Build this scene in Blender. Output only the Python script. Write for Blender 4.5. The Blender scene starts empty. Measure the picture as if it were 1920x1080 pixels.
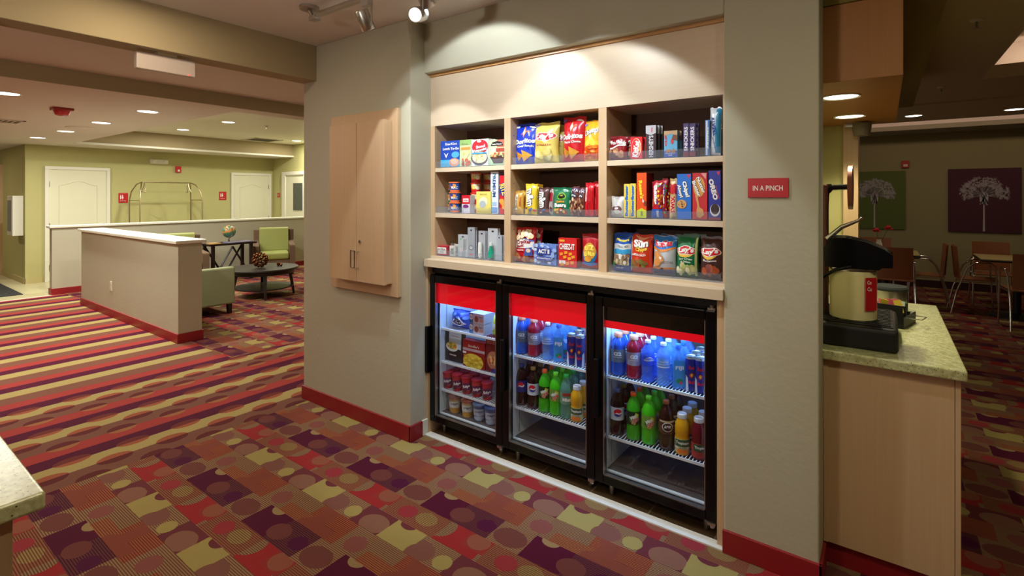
import bpy, bmesh, math, random
from mathutils import Vector, Matrix
random.seed(7)
C = bpy.context.scene.collection
PI = math.pi

# ------------------------------------------------------------------ camera, world, exposure
YAW = 36.1
cam_d = bpy.data.cameras.new('camera')
cam_d.lens = 17.98; cam_d.sensor_width = 36.0
cam_d.shift_y = -(540 - 366) / 1920.0
cam_d.clip_start = 0.05; cam_d.clip_end = 60
cam = bpy.data.objects.new('camera', cam_d); C.objects.link(cam)
cam.location = (0, 0, 1.55); cam.rotation_euler = (PI / 2, 0, math.radians(YAW))
bpy.context.scene.camera = cam
sc = bpy.context.scene
sc.view_settings.view_transform = 'Standard'; sc.view_settings.look = 'None'
sc.view_settings.exposure = 0.0; sc.view_settings.gamma = 1.0
sc.view_settings.use_curve_mapping = False
world = bpy.data.worlds.new('world'); sc.world = world; world.use_nodes = True
world.node_tree.nodes['Background'].inputs[0].default_value = (1.0, 0.80, 0.60, 1)
world.node_tree.nodes['Background'].inputs[1].default_value = 0.10

def light(kind, loc, power, color=(1, 1, 1), rot=(0, 0, 0), target=None, **kw):
    d = bpy.data.lights.new('lamp_light', kind); d.energy = power; d.color = color
    for k, v in kw.items(): setattr(d, k, v)
    o = bpy.data.objects.new('lamp_light', d); C.objects.link(o); o.location = loc
    if target is not None:
        o.rotation_euler = (Vector(target) - Vector(loc)).to_track_quat('-Z', 'Y').to_euler()
    else: o.rotation_euler = rot
    return o

WARM = (1.0, 0.83, 0.60); NEU = (1.0, 0.93, 0.84); GRN = (0.98, 0.95, 0.58)
# track heads over the snack wall (fixtures are built further down at the same spots)
TRACK = [(-2.25, 1.76, 2.47, (-2.22, 2.40, 1.30)), (-1.80, 1.76, 2.50, (-1.90, 2.40, 1.84)), (-1.12, 1.76, 2.47, (-1.22, 2.40, 1.55))]
BEAM = [(-2.15, 2.42, 1.25), (-1.75, 2.42, 1.25), (-1.0, 2.42, 1.2)]
for k, (x, y, z, t) in enumerate(TRACK):
    # field of the reflector, then the tighter beam of the same head
    light('SPOT', (x, y, z - 0.03), (24, 30, 30)[k], (0.84, 0.93, 1.0), target=BEAM[k], spot_size=math.radians(66), spot_blend=1.0, shadow_soft_size=0.03)
    light('SPOT', (x, y, z - 0.02), (40, 72, 46)[k], (0.84, 0.93, 1.0), target=t, spot_size=math.radians((72, 108, 92)[k]), spot_blend=0.16, shadow_soft_size=0.03)
# unseen downlights added to brighten the front room
FRONT_FILL = [(-0.8, 0.55, 2.66, 8, WARM), (-2.95, 1.0, 2.66, 8, WARM), (0.75, 0.9, 2.60, 14, GRN), (0.0, -0.6, 2.66, 13, GRN)]
for x, y, z, pw, c in FRONT_FILL:
    light('AREA', (x, y, z - 0.015), pw, c, shape='DISK', size=0.16)
light('SPOT', (-1.5, -1.1, 1.84), 82, (1.0, 0.92, 0.84), target=(-1.75, 0.1, 2.75), spot_size=math.radians(165), spot_blend=0.5, shadow_soft_size=0.12)   # made-up uplight, added as soft fill off the ceiling
# lobby downlights
DL_LOW = [(11, 175), (277, 209), (190, 230), (123, 246), (71, 258)]
DL_TRAY = [(343, 243), (428, 229), (556, 264)]
FPX = 959.0; SN, CS = math.sin(math.radians(YAW)), math.cos(math.radians(YAW))
def at_z(px, py, z):
    d = (1.55 - z) * FPX / (py - 366); a = (px - 960) / FPX
    return (d * (-SN + a * CS), d * (CS + a * SN), z)
def wx(px, Y):
    a = (px - 960) / FPX
    return Y * (-SN + a * CS) / (CS + a * SN)
def wz(px, py, Y):
    a = (px - 960) / FPX
    return 1.55 - (py - 366) * Y / (CS + a * SN) / FPX
LOBBY = []
for px, py in DL_LOW: LOBBY.append(at_z(px, py, 2.44))
for px, py in DL_TRAY: LOBBY.append(at_z(px, py, 2.73))
for p in LOBBY:
    light('AREA', (p[0], p[1], p[2] - 0.015), 34, (1.0, 0.98, 0.86), shape='DISK', size=0.15)
light('AREA', (-8.2, 0.2, 2.42), 26, WARM, shape='DISK', size=0.15)  # added fill over the corridor, out of view
light('AREA', (-13.3, 0.7, 2.42), 16, WARM, shape='DISK', size=0.15)  # added out of view to brighten the entry wall
light('AREA', (2.4, 3.6, 2.93), 5, WARM, shape='DISK', size=0.3)  # added unseen fill for the dining tray faces, no fixture
light('AREA', (-4.4, -0.6, 2.55), 14, WARM, shape='DISK', size=0.15)  # added passage fill, out of view
light('AREA', (-4.5, 4.2, 2.55), 16, WARM, shape='DISK', size=0.15)  # added fill hidden behind the cabinet wall
NICHE = [(-0.17, 2.89), (-0.17, 3.64)]
for x, y in NICHE:
    light('SPOT', (x, y, 2.005), 34, (1.0, 0.93, 0.62), spot_size=math.radians(120), spot_blend=0.6, shadow_soft_size=0.05)
DIN = [at_z(1713, 217, 2.6), at_z(1902, 205, 2.6)]
for p in DIN:
    light('AREA', (p[0], p[1], 2.585), 4.0, WARM, shape='DISK', size=0.14)
light('AREA', (3.0, 9.6, 2.72), 10, (1.0, 0.68, 0.5), rot=(PI / 2, 0, 0), shape='RECTANGLE', size=7.5, size_y=0.06)
light('AREA', (3.0, 6.30, 2.80), 6, (1.0, 0.72, 0.52), rot=(PI / 2, 0, 0), shape='RECTANGLE', size=4.4, size_y=0.05)

# ------------------------------------------------------------------ materials
MATS = {}
def srgb(r, g, b):
    f = lambda v: (v / 255.0) / 12.92 if v / 255.0 <= 0.04045 else ((v / 255.0 + 0.055) / 1.055) ** 2.4
    return (f(r), f(g), f(b), 1)
def mat(name, col, rough=0.6, metal=0.0, bump=0.0, bscale=80, spec=0.5, emit=None, estr=0, noise=0.0, nscale=4):
    m = bpy.data.materials.new(name); m.use_nodes = True
    nt = m.node_tree; b = nt.nodes['Principled BSDF']
    b.inputs['Base Color'].default_value = col; b.inputs['Roughness'].default_value = rough
    b.inputs['Metallic'].default_value = metal; b.inputs['Specular IOR Level'].default_value = spec
    if emit: b.inputs['Emission Color'].default_value = emit; b.inputs['Emission Strength'].default_value = estr
    if bump or noise:
        tc = nt.nodes.new('ShaderNodeTexCoord')
    if bump:
        n = nt.nodes.new('ShaderNodeTexNoise'); n.inputs['Scale'].default_value = bscale; n.inputs['Detail'].default_value = 3
        nt.links.new(tc.outputs['Object'], n.inputs['Vector'])
        bp = nt.nodes.new('ShaderNodeBump'); bp.inputs['Strength'].default_value = bump; bp.inputs['Distance'].default_value = 0.01
        nt.links.new(n.outputs['Fac'], bp.inputs['Height']); nt.links.new(bp.outputs['Normal'], b.inputs['Normal'])
    if noise:
        n = nt.nodes.new('ShaderNodeTexNoise'); n.inputs['Scale'].default_value = nscale; n.inputs['Detail'].default_value = 4
        nt.links.new(tc.outputs['Object'], n.inputs['Vector'])
        mx = nt.nodes.new('ShaderNodeMix'); mx.data_type = 'RGBA'
        mx.inputs[6].default_value = tuple(c * (1 - noise) for c in col[:3]) + (1,)
        mx.inputs[7].default_value = tuple(min(1, c * (1 + noise)) for c in col[:3]) + (1,)
        nt.links.new(n.outputs['Fac'], mx.inputs[0]); nt.links.new(mx.outputs[2], b.inputs['Base Color'])
    return m
def pk(rgb, rough=0.38):
    k = (tuple(rgb), rough)
    if k not in MATS: MATS[k] = mat('packaging', srgb(*rgb), rough)
    return MATS[k]
def wood(name, c1, c2, axis='Z', rough=0.42):
    m = bpy.data.materials.new(name); m.use_nodes = True; nt = m.node_tree; b = nt.nodes['Principled BSDF']
    tc = nt.nodes.new('ShaderNodeTexCoord'); mp = nt.nodes.new('ShaderNodeMapping')
    s = {'Z': (60, 60, 1.6), 'X': (1.6, 60, 60), 'Y': (60, 1.6, 60)}[axis]
    mp.inputs['Scale'].default_value = s
    n = nt.nodes.new('ShaderNodeTexNoise'); n.inputs['Scale'].default_value = 1.5; n.inputs['Detail'].default_value = 5
    mx = nt.nodes.new('ShaderNodeMix'); mx.data_type = 'RGBA'
    mx.inputs[6].default_value = c1; mx.inputs[7].default_value = c2
    nt.links.new(tc.outputs['Object'], mp.inputs[0]); nt.links.new(mp.outputs[0], n.inputs['Vector'])
    nt.links.new(n.outputs['Fac'], mx.inputs[0]); nt.links.new(mx.outputs[2], b.inputs['Base Color'])
    b.inputs['Roughness'].default_value = rough
    return m
def clear(name, tint=(1, 1, 1), gloss=0.08, body=None, fac=0.0, rough=0.03):
    # see-through plastic or glass: mostly straight through, a little reflection, some own colour
    m = bpy.data.materials.new(name); m.use_nodes = True; nt = m.node_tree
    nt.nodes.remove(nt.nodes['Principled BSDF']); out = nt.nodes['Material Output']
    t = nt.nodes.new('ShaderNodeBsdfTransparent'); t.inputs[0].default_value = tuple(tint) + (1,)
    g = nt.nodes.new('ShaderNodeBsdfGlossy'); g.inputs['Roughness'].default_value = rough
    mx = nt.nodes.new('ShaderNodeMixShader'); mx.inputs[0].default_value = gloss
    src = t
    if body:
        d = nt.nodes.new('ShaderNodeBsdfDiffuse'); d.inputs[0].default_value = tuple(body) + (1,)
        m0 = nt.nodes.new('ShaderNodeMixShader'); m0.inputs[0].default_value = fac
        nt.links.new(t.outputs[0], m0.inputs[1]); nt.links.new(d.outputs[0], m0.inputs[2]); src = m0
    nt.links.new(src.outputs[0], mx.inputs[1]); nt.links.new(g.outputs[0], mx.inputs[2])
    nt.links.new(mx.outputs[0], out.inputs[0])
    return m

M = {}
M['wall'] = mat('painted_wall_tan', srgb(186, 181, 158), 0.75, bump=0.12, bscale=45)
M['wall_green'] = mat('painted_wall_olive', srgb(186, 180, 122), 0.8, bump=0.1, bscale=45)
M['wall_dining'] = mat('painted_wall_dining', srgb(160, 155, 112), 0.8, bump=0.1, bscale=45)
M['ceiling'] = mat('ceiling_paint', srgb(220, 210, 200), 0.85)
M['ceiling_tan'] = mat('soffit_paint', srgb(165, 148, 112), 0.85)
M['olive'] = mat('olive_paint', srgb(128, 112, 52), 0.85)
M['base'] = mat('red_vinyl_base', srgb(146, 28, 34), 0.45)
M['base_tan'] = mat('tan_tile_base', srgb(190, 175, 120), 0.5)
M['white'] = mat('white_paint', srgb(226, 222, 204), 0.5)
M['door'] = mat('door_paint', srgb(222, 218, 190), 0.5)
M['whitesill'] = mat('white_sill', srgb(225, 222, 212), 0.5, noise=0.08, nscale=20)
M['maple'] = wood('maple_vertical', srgb(212, 180, 142), srgb(198, 164, 126), 'Z')
M['maple_x'] = wood('maple_horizontal', srgb(220, 200, 172), srgb(210, 188, 158), 'X')
M['maple_y'] = wood('maple_deep', srgb(212, 180, 142), srgb(198, 164, 126), 'Y')
M['soffitwood'] = wood('stained_soffit_wood', srgb(172, 114, 56), srgb(158, 102, 46), 'Z')
M['black'] = mat('black_enamel', srgb(9, 9, 12), 0.25, spec=0.35)
M['blackmatte'] = mat('black_plastic', srgb(20, 19, 20), 0.5)
M['chrome'] = mat('chrome', srgb(220, 220, 220), 0.18, 1.0)
M['steel'] = mat('brushed_steel', srgb(190, 186, 180), 0.35, 1.0)
M['darkwood'] = mat('espresso_wood', srgb(34, 24, 20), 0.35)
M['brownfab'] = mat('brown_upholstery', srgb(104, 80, 58), 0.85, bump=0.2, bscale=300)
M['greenleather'] = mat('lime_upholstery', srgb(146, 150, 78), 0.5)
M['greenfab'] = mat('sage_fabric', srgb(146, 150, 112), 0.9, bump=0.3, bscale=260, noise=0.2, nscale=160)
M['coolwhite'] = mat('cooler_liner', srgb(225, 230, 235), 0.45)
M['linerback'] = mat('shaded_cooler_liner', srgb(84, 76, 72), .5)  # white liner plastic coloured dark for the dim cooler interior
M['wire'] = mat('white_coated_wire', srgb(235, 238, 240), 0.35)
M['glass'] = clear('cooler_glass', (0.93, 0.95, 0.97), 0.035)
M['acryl'] = clear('clear_acrylic', (0.95, 0.96, 0.98), 0.05, body=(0.85, 0.88, 0.95), fac=0.05)
M['quartz'] = None
M['darkgrey'] = mat('dark_mat', srgb(40, 42, 44), 0.9)
M['tile'] = None
M['ply'] = mat('brown_plywood', srgb(150, 92, 56), 0.4, noise=0.1, nscale=6)
M['tabletop'] = mat('laminate_tabletop', srgb(190, 168, 112), 0.35)
M['lamp'] = mat('lamp_lens', (1, 1, 1, 1), 0.5, emit=(1.0, 0.98, 0.90, 1), estr=5)
M['lampwarm'] = mat('warm_lamp_lens', (1, 1, 1, 1), 0.5, emit=(1.0, 0.95, 0.72, 1), estr=6)

# quartz with flecks
def quartz():
    m = bpy.data.materials.new('speckled_quartz'); m.use_nodes = True; nt = m.node_tree; b = nt.nodes['Principled BSDF']
    tc = nt.nodes.new('ShaderNodeTexCoord')
    v = nt.nodes.new('ShaderNodeTexVoronoi'); v.inputs['Scale'].default_value = 105
    n = nt.nodes.new('ShaderNodeTexNoise'); n.inputs['Scale'].default_value = 60
    r = nt.nodes.new('ShaderNodeValToRGB'); r.color_ramp.elements[0].position = 0.15; r.color_ramp.elements[1].position = 0.21
    r.color_ramp.elements[0].color = srgb(70, 62, 44); r.color_ramp.elements[1].color = srgb(255, 255, 255)
    n2 = nt.nodes.new('ShaderNodeValToRGB'); n2.color_ramp.elements[0].color = srgb(172, 170, 120); n2.color_ramp.elements[1].color = srgb(206, 206, 160)
    n2.color_ramp.elements[0].position = 0.35; n2.color_ramp.elements[1].position = 0.65
    mx = nt.nodes.new('ShaderNodeMix'); mx.data_type = 'RGBA'; mx.blend_type = 'MULTIPLY'; mx.inputs[0].default_value = 1
    for t in (v, n): nt.links.new(tc.outputs['Object'], t.inputs['Vector'])
    nt.links.new(v.outputs['Distance'], r.inputs[0]); nt.links.new(n.outputs['Fac'], n2.inputs[0])
    nt.links.new(n2.outputs[0], mx.inputs[6]); nt.links.new(r.outputs[0], mx.inputs[7])
    nt.links.new(mx.outputs[2], b.inputs['Base Color']); b.inputs['Roughness'].default_value = 0.3
    return m
M['quartz'] = quartz()
def tiles(name, c1, c2, grout, size, rot=0):
    m = bpy.data.materials.new(name); m.use_nodes = True; nt = m.node_tree; b = nt.nodes['Principled BSDF']
    tc = nt.nodes.new('ShaderNodeTexCoord')
    br = nt.nodes.new('ShaderNodeTexBrick'); br.offset = 0
    br.inputs['Color1'].default_value = c1; br.inputs['Color2'].default_value = c2; br.inputs['Mortar'].default_value = grout
    br.inputs['Scale'].default_value = 1; br.inputs['Mortar Size'].default_value = 0.004
    br.inputs['Brick Width'].default_value = size; br.inputs['Row Height'].default_value = size
    nt.links.new(tc.outputs['Object'], br.inputs['Vector']); nt.links.new(br.outputs['Color'], b.inputs['Base Color'])
    b.inputs['Roughness'].default_value = 0.35
    return m
M['tile'] = tiles('entry_tile', srgb(206, 198, 160), srgb(200, 190, 150), srgb(180, 170, 135), 0.33)
M['browntile'] = tiles('brown_tile', srgb(112, 92, 66), srgb(104, 84, 60), srgb(160, 145, 120), 0.31)

# carpet: repeating 24-inch tile of bars, ovals and cut shapes; striped runner with ovals in the corridor
class NG:
    def __init__(s, m): s.nt = m.node_tree
    def n(s, t, **kw):
        x = s.nt.nodes.new(t)
        for k, v in kw.items(): setattr(x, k, v)
        return x
    def link(s, a, b):
        if isinstance(a, (int, float)): b.default_value = a
        elif isinstance(a, tuple): b.default_value = a
        else: s.nt.links.new(a, b)
    def math(s, op, a, b=None, c=None):
        x = s.n('ShaderNodeMath', operation=op); s.link(a, x.inputs[0])
        if b is not None: s.link(b, x.inputs[1])
        if c is not None: s.link(c, x.inputs[2])
        return x.outputs[0]
    def vec(s, op, a, b=None, c=None):
        x = s.n('ShaderNodeVectorMath', operation=op); s.link(a, x.inputs[0])
        if b is not None: s.link(b, x.inputs[1])
        if c is not None: s.link(c, x.inputs[2])
        return x.outputs['Value'] if op in ('LENGTH',) else x.outputs['Vector']
    def mix(s, f, a, b):
        x = s.n('ShaderNodeMix', data_type='RGBA'); s.link(f, x.inputs[0]); s.link(a, x.inputs[6]); s.link(b, x.inputs[7])
        return x.outputs[2]
def carpet():
    m = bpy.data.materials.new('patterned_carpet'); m.use_nodes = True; g = NG(m); nt = m.node_tree
    b = nt.nodes['Principled BSDF']; b.inputs['Roughness'].default_value = 0.95; b.inputs['Specular IOR Level'].default_value = 0.1
    geo = g.n('ShaderNodeNewGeometry'); P = geo.outputs['Position']
    sep = g.n('ShaderNodeSeparateXYZ'); g.link(P, sep.inputs[0]); X, Y = sep.outputs[0], sep.outputs[1]
    W, H = 0.60, 0.5886
    nz = g.n('ShaderNodeTexNoise'); nz.inputs['Scale'].default_value = 30; g.link(P, nz.inputs['Vector'])
    Pn = g.vec('ADD', P, g.vec('SCALE', g.vec('SUBTRACT', nz.outputs['Color'], (0.5, 0.5, 0.5))))
    nt.nodes[-1]
    for x in nt.nodes:
        if x.type == 'VECT_MATH' and x.operation == 'SCALE': x.inputs['Scale'].default_value = 0.006
    P0 = g.vec('MULTIPLY', Pn, (1, 1, 0))
    def local(cx, cy, wrap=(W, H)):
        return g.vec('WRAP', g.vec('SUBTRACT', P0, (cx, cy, 0)), (wrap[0] / 2, wrap[1] / 2, 1), (-wrap[0] / 2, -wrap[1] / 2, -1))
    def ell(cx, cy, rx, ry, wrap=(W, H)):
        return g.math('LESS_THAN', g.vec('LENGTH', g.vec('MULTIPLY', local(cx, cy, wrap), (1 / rx, 1 / ry, 1))), 1.0)
    def rect(x0, x1, y0, y1):
        v = g.vec('MULTIPLY', g.vec('ABSOLUTE', local((x0 + x1) / 2, (y0 + y1) / 2)), (2 / (x1 - x0), 2 / (y1 - y0), 1))
        q = g.n('ShaderNodeSeparateXYZ'); g.link(v, q.inputs[0])
        return g.math('LESS_THAN', g.math('MAXIMUM', q.outputs[0], q.outputs[1]), 1.0)
    def AND(a, *bs):
        for q in bs: a = g.math('MULTIPLY', a, q)
        return a
    def NOT(a): return g.math('SUBTRACT', 1.0, a)
    tan, tan2 = srgb(146, 112, 84), srgb(146, 122, 84)
    brown, mauve = srgb(104, 60, 50), srgb(102, 48, 54)
    yel, pur, red, ora = srgb(154, 138, 82), srgb(80, 22, 46), srgb(146, 42, 44), srgb(150, 76, 54)
    pink, rose, dpur = srgb(120, 78, 68), srgb(142, 50, 56), srgb(78, 24, 56)
    # fine pinstripe: every strip alternates with a dark thread
    line = g.math('GREATER_THAN', g.math('FRACT', g.math('MULTIPLY', Y, 1 / 0.0092)), 0.58)
    col = tan
    r1, r2, r3, r4 = (1.518, 1.655), (1.655, 1.795), (1.795, 1.950), (1.950, 2.1066)
    sm = lambda r: r
    def put(mask, c):
        nonlocal col
        col = g.mix(mask, col, c)
    # row backgrounds (striped grounds)
    put(rect(-2.75, -2.16, *r2), srgb(140, 88, 66))
    put(rect(-2.86, -2.60, *r2), srgb(142, 112, 84))
    put(rect(-2.48, -2.06, *r3), srgb(98, 50, 60))
    put(rect(-2.48, -2.26, *r4), srgb(142, 108, 80))
    put(rect(-2.26, -1.99, *r4), srgb(150, 82, 58))
    put(rect(-2.42, -2.22, r4[0], r4[0] + 0.07), srgb(152, 92, 62))
    put(ell(-2.37, 1.735, 0.06, 0.045), srgb(150, 122, 78))
    # dark threads on grounds
    col_striped = col
    dk = g.n('ShaderNodeMix', data_type='RGBA', blend_type='MULTIPLY'); dk.inputs[0].default_value = 1
    g.link(col, dk.inputs[6]); dk.inputs[7].default_value = (0.40, 0.32, 0.30, 1)
    col = g.mix(line, col, dk.outputs[2])
    # solid figures
    R1, R2, R3, R4 = rect(-2.70, -2.1001, *r1), rect(-2.7, -2.1001, *r2), rect(-2.7, -2.1001, *r3), rect(-2.7, -2.1001, *r4)
    put(AND(ell(-2.25, 1.565, 0.085, 0.062), R1), pink)
    put(rect(-2.675, -2.47, *r1), mauve)
    put(AND(ell(-2.55, 1.568, 0.082, 0.062), R1), srgb(130, 90, 74))
    put(AND(rect(-2.475, -2.285, *r1), NOT(ell(-2.235, 1.545, 0.065, 0.065))), yel)
    put(AND(ell(-2.405, 1.66, 0.047, 0.035), R1), mauve)
    put(AND(ell(-2.71, 1.57, 0.045, 0.042)), yel)
    put(AND(rect(-2.86, -2.735, *r2), NOT(ell(-2.875, 1.745, 0.072, 0.072))), red)
    put(AND(rect(-2.735, -2.60, 1.70, r2[1])), srgb(140, 50, 46))
    put(AND(ell(-2.665, 1.76, 0.058, 0.05), R2), srgb(136, 80, 62))
    put(rect(-2.76, -2.62, r2[0], 1.70), red)
    put(ell(-2.49, 1.725, 0.052, 0.045), rose)
    put(AND(ell(-2.57, 1.865, 0.085, 0.06), R3), srgb(108, 62, 56))
    put(AND(rect(-2.48, -2.28, *r3)), pur)
    put(AND(ell(-2.405, 1.952, 0.045, 0.035), R3), tan2)
    put(AND(ell(-2.255, 1.862, 0.065, 0.052), R3), srgb(106, 58, 54))
    put(ell(-2.11, 1.868, 0.05, 0.042), dpur)
    put(AND(rect(-2.265, -2.13, *r4), NOT(ell(-2.275, 2.05, 0.06, 0.065))), srgb(126, 66, 52))
    put(rect(-2.13, -2.04, r4[0], r4[0] + 0.06), srgb(126, 66, 52))
    put(ell(-2.50, 2.015, 0.055, 0.05), srgb(128, 74, 68))
    block = col
    # striped corridor
    T = g.math('FRACT', g.math('MULTIPLY', g.math('ADD', X, 4.537 + 0.577 * 20), 1 / 0.577))
    def band(a, c): return AND(g.math('GREATER_THAN', T, a), g.math('LESS_THAN', T, c))
    isp, isy, isb, isr = band(-1, .235), band(.235, .49), band(.49, .775), band(.775, 2)
    st = pur
    st = g.mix(isy, st, srgb(160, 142, 90)); st = g.mix(isb, st, srgb(114, 74, 60)); st = g.mix(isr, st, srgb(150, 56, 52))
    base_st = st
    w2 = (0.577, 0.30)
    A_, B_, C_ = ell(-4.25, 1.66, 0.062, 0.088, w2), ell(-4.10, 1.82, 0.062, 0.08, w2), ell(-4.41, 1.80, 0.055, 0.088, w2)
    st = g.mix(A_, st, srgb(146, 80, 56)); st = g.mix(AND(A_, isb), st, srgb(92, 40, 40))
    st = g.mix(B_, st, srgb(144, 94, 60)); st = g.mix(AND(B_, isb), st, srgb(92, 40, 40))
    st = g.mix(C_, st, srgb(146, 80, 56)); st = g.mix(AND(C_, isp), st, srgb(104, 48, 44))
    st = g.mix(g.math('LESS_THAN', X, -5.06), st, base_st)
    stripes = st
    seat = AND(g.math('GREATER_THAN', Y, 2.36), g.math('LESS_THAN', X, -5.03))
    zone = AND(g.math('LESS_THAN', X, -3.52), NOT(seat))
    col = g.mix(zone, block, stripes)
    n2 = g.n('ShaderNodeTexNoise'); n2.inputs['Scale'].default_value = 260; g.link(P, n2.inputs['Vector'])
    k = g.math('ADD', g.math('MULTIPLY', n2.outputs['Fac'], 0.5), 0.75)
    mm = g.n('ShaderNodeMix', data_type='RGBA', blend_type='MULTIPLY'); mm.inputs[0].default_value = 1
    g.link(col, mm.inputs[6]); cmb = g.n('ShaderNodeCombineColor')
    for q in range(3): g.link(k, cmb.inputs[q])
    g.link(cmb.outputs[0], mm.inputs[7]); g.link(mm.outputs[2], b.inputs['Base Color'])
    return m
M['carpet'] = carpet()

# ------------------------------------------------------------------ mesh builder
class MB:
    def __init__(s): s.v = []; s.f = []; s.m = []; s.sm = []
    def add(s, vs, fs, mi=0, smooth=False, M4=None):
        b = len(s.v)
        for v in vs: s.v.append(tuple(M4 @ Vector(v)) if M4 else tuple(v))
        for f in fs: s.f.append([b + i for i in f]); s.m.append(mi); s.sm.append(smooth)
    def box(s, x0, x1, y0, y1, z0, z1, mi=0, M4=None):
        if x0 > x1: x0, x1 = x1, x0
        if y0 > y1: y0, y1 = y1, y0
        if z0 > z1: z0, z1 = z1, z0
        vs = [(x0, y0, z0), (x1, y0, z0), (x1, y1, z0), (x0, y1, z0), (x0, y0, z1), (x1, y0, z1), (x1, y1, z1), (x0, y1, z1)]
        s.add(vs, [(0, 3, 2, 1), (4, 5, 6, 7), (0, 1, 5, 4), (1, 2, 6, 5), (2, 3, 7, 6), (3, 0, 4, 7)], mi, False, M4); return s
    def lathe(s, prof, c=(0, 0, 0), seg=24, mi=0, caps=True, M4=None, smooth=True, mids=None):
        vs = []; fs = []; n = len(prof)
        for r, z in prof:
            for k in range(seg):
                a = 2 * PI * k / seg; vs.append((c[0] + r * math.cos(a), c[1] + r * math.sin(a), c[2] + z))
        for i in range(n - 1):
            for k in range(seg):
                k2 = (k + 1) % seg; fs.append((i * seg + k, i * seg + k2, (i + 1) * seg + k2, (i + 1) * seg + k))
        s.add(vs, fs, mi, smooth, M4)
        if caps:
            b = len(s.v) - len(vs)
            s.f.append([b + k for k in range(seg - 1, -1, -1)]); s.m.append(mi); s.sm.append(False)
            s.f.append([b + (n - 1) * seg + k for k in range(seg)]); s.m.append(mi); s.sm.append(False)
        return s
    def cyl(s, p0, p1, r0, r1=None, seg=16, mi=0, caps=True):
        p0 = Vector(p0); p1 = Vector(p1); r1 = r0 if r1 is None else r1
        q = (p1 - p0).to_track_quat('Z', 'Y').to_matrix().to_4x4()
        s.lathe([(r0, 0), (r1, (p1 - p0).length)], seg=seg, mi=mi, caps=caps, M4=Matrix.Translation(p0) @ q); return s
    def tube(s, pts, r, seg=8, mi=0):
        pts = [Vector(p) for p in pts]; vs = []; fs = []; n = len(pts); up = None
        for i, p in enumerate(pts):
            t = ((pts[min(i + 1, n - 1)] - pts[max(i - 1, 0)])).normalized()
            if up is None: up = Vector((0, 0, 1)) if abs(t.z) < 0.9 else Vector((1, 0, 0))
            a = t.cross(up).normalized(); bb = a.cross(t).normalized(); up = bb
            rr = r[i] if isinstance(r, (list, tuple)) else r
            for k in range(seg):
                an = 2 * PI * k / seg; vs.append(p + a * math.cos(an) * rr + bb * math.sin(an) * rr)
        for i in range(n - 1):
            for k in range(seg):
                k2 = (k + 1) % seg; fs.append((i * seg + k, i * seg + k2, (i + 1) * seg + k2, (i + 1) * seg + k))
        fs.append(tuple(range(seg - 1, -1, -1))); fs.append(tuple((n - 1) * seg + k for k in range(seg)))
        s.add(vs, fs, mi, True); return s
    def prism(s, pts, axis, a0, a1, mi=0, smooth=False):
        # closed outline in the two other axes, extruded along axis
        n = len(pts)
        def mk(p, a):
            return {'x': (a, p[0], p[1]), 'y': (p[0], a, p[1]), 'z': (p[0], p[1], a)}[axis]
        vs = [mk(p, a0) for p in pts] + [mk(p, a1) for p in pts]
        fs = [(i, (i + 1) % n, n + (i + 1) % n, n + i) for i in range(n)]
        s.add(vs, fs, mi, smooth); s.add(vs[:n], [tuple(range(n - 1, -1, -1))], mi); s.add(vs[n:], [tuple(range(n))], mi); return s
    def sphere(s, c, r, mi=0, seg=16, sz=1.0):
        pr = [(max(1e-4, r * math.sin(PI * i / 10)), -r * sz * math.cos(PI * i / 10)) for i in range(11)]
        return s.lathe(pr, c, seg, mi, caps=False)
    def build(s, name, mats, parent=None, loc=None, rot=None, bevel=0, seg=2, sharp=40, recalc=True):
        me = bpy.data.meshes.new(name); me.from_pydata(s.v, [], s.f)
        if not isinstance(mats, (list, tuple)): mats = [mats]
        for q in mats: me.materials.append(q)
        me.polygons.foreach_set('material_index', s.m); me.polygons.foreach_set('use_smooth', s.sm)
        me.update()
        if recalc:
            bm = bmesh.new(); bm.from_mesh(me); bmesh.ops.recalc_face_normals(bm, faces=bm.faces); bm.to_mesh(me); bm.free()
        if any(s.sm): me.set_sharp_from_angle(angle=math.radians(sharp))
        o = bpy.data.objects.new(name, me); C.objects.link(o)
        if parent is not None: o.parent = parent
        if loc: o.location = loc
        if rot: o.rotation_euler = rot
        if bevel:
            md = o.modifiers.new('bevel', 'BEVEL'); md.width = bevel; md.segments = seg; md.limit_method = 'ANGLE'; md.angle_limit = math.radians(50)
        return o
def tag(o, label, cat, group=None, kind=None):
    o['label'] = label; o['category'] = cat
    if group: o['group'] = group
    if kind: o['kind'] = kind
    return o
def thing(name, label, cat, loc=(0, 0, 0), rz=0, group=None):
    o = bpy.data.objects.new(name, None); C.objects.link(o); o.empty_display_size = 0.05
    o.location = loc; o.rotation_euler = (0, 0, rz); return tag(o, label, cat, group)
def struct(name, mb, mats, parent=None, **kw):
    o = mb.build(name, mats, parent, **kw)
    if parent is None: o['kind'] = 'structure'
    return o
def dup(root, loc=None, rz=None, label=None, group=None):
    r = root.copy(); C.objects.link(r)
    if loc is not None: r.location = loc
    if rz is not None: r.rotation_euler = (0, 0, rz)
    if label: r['label'] = label
    if group: r['group'] = group
    for ch in list(root.children):
        c = ch.copy(); C.objects.link(c); c.parent = r
        for g2 in ch.children:
            d = g2.copy(); C.objects.link(d); d.parent = c
    return r

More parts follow.
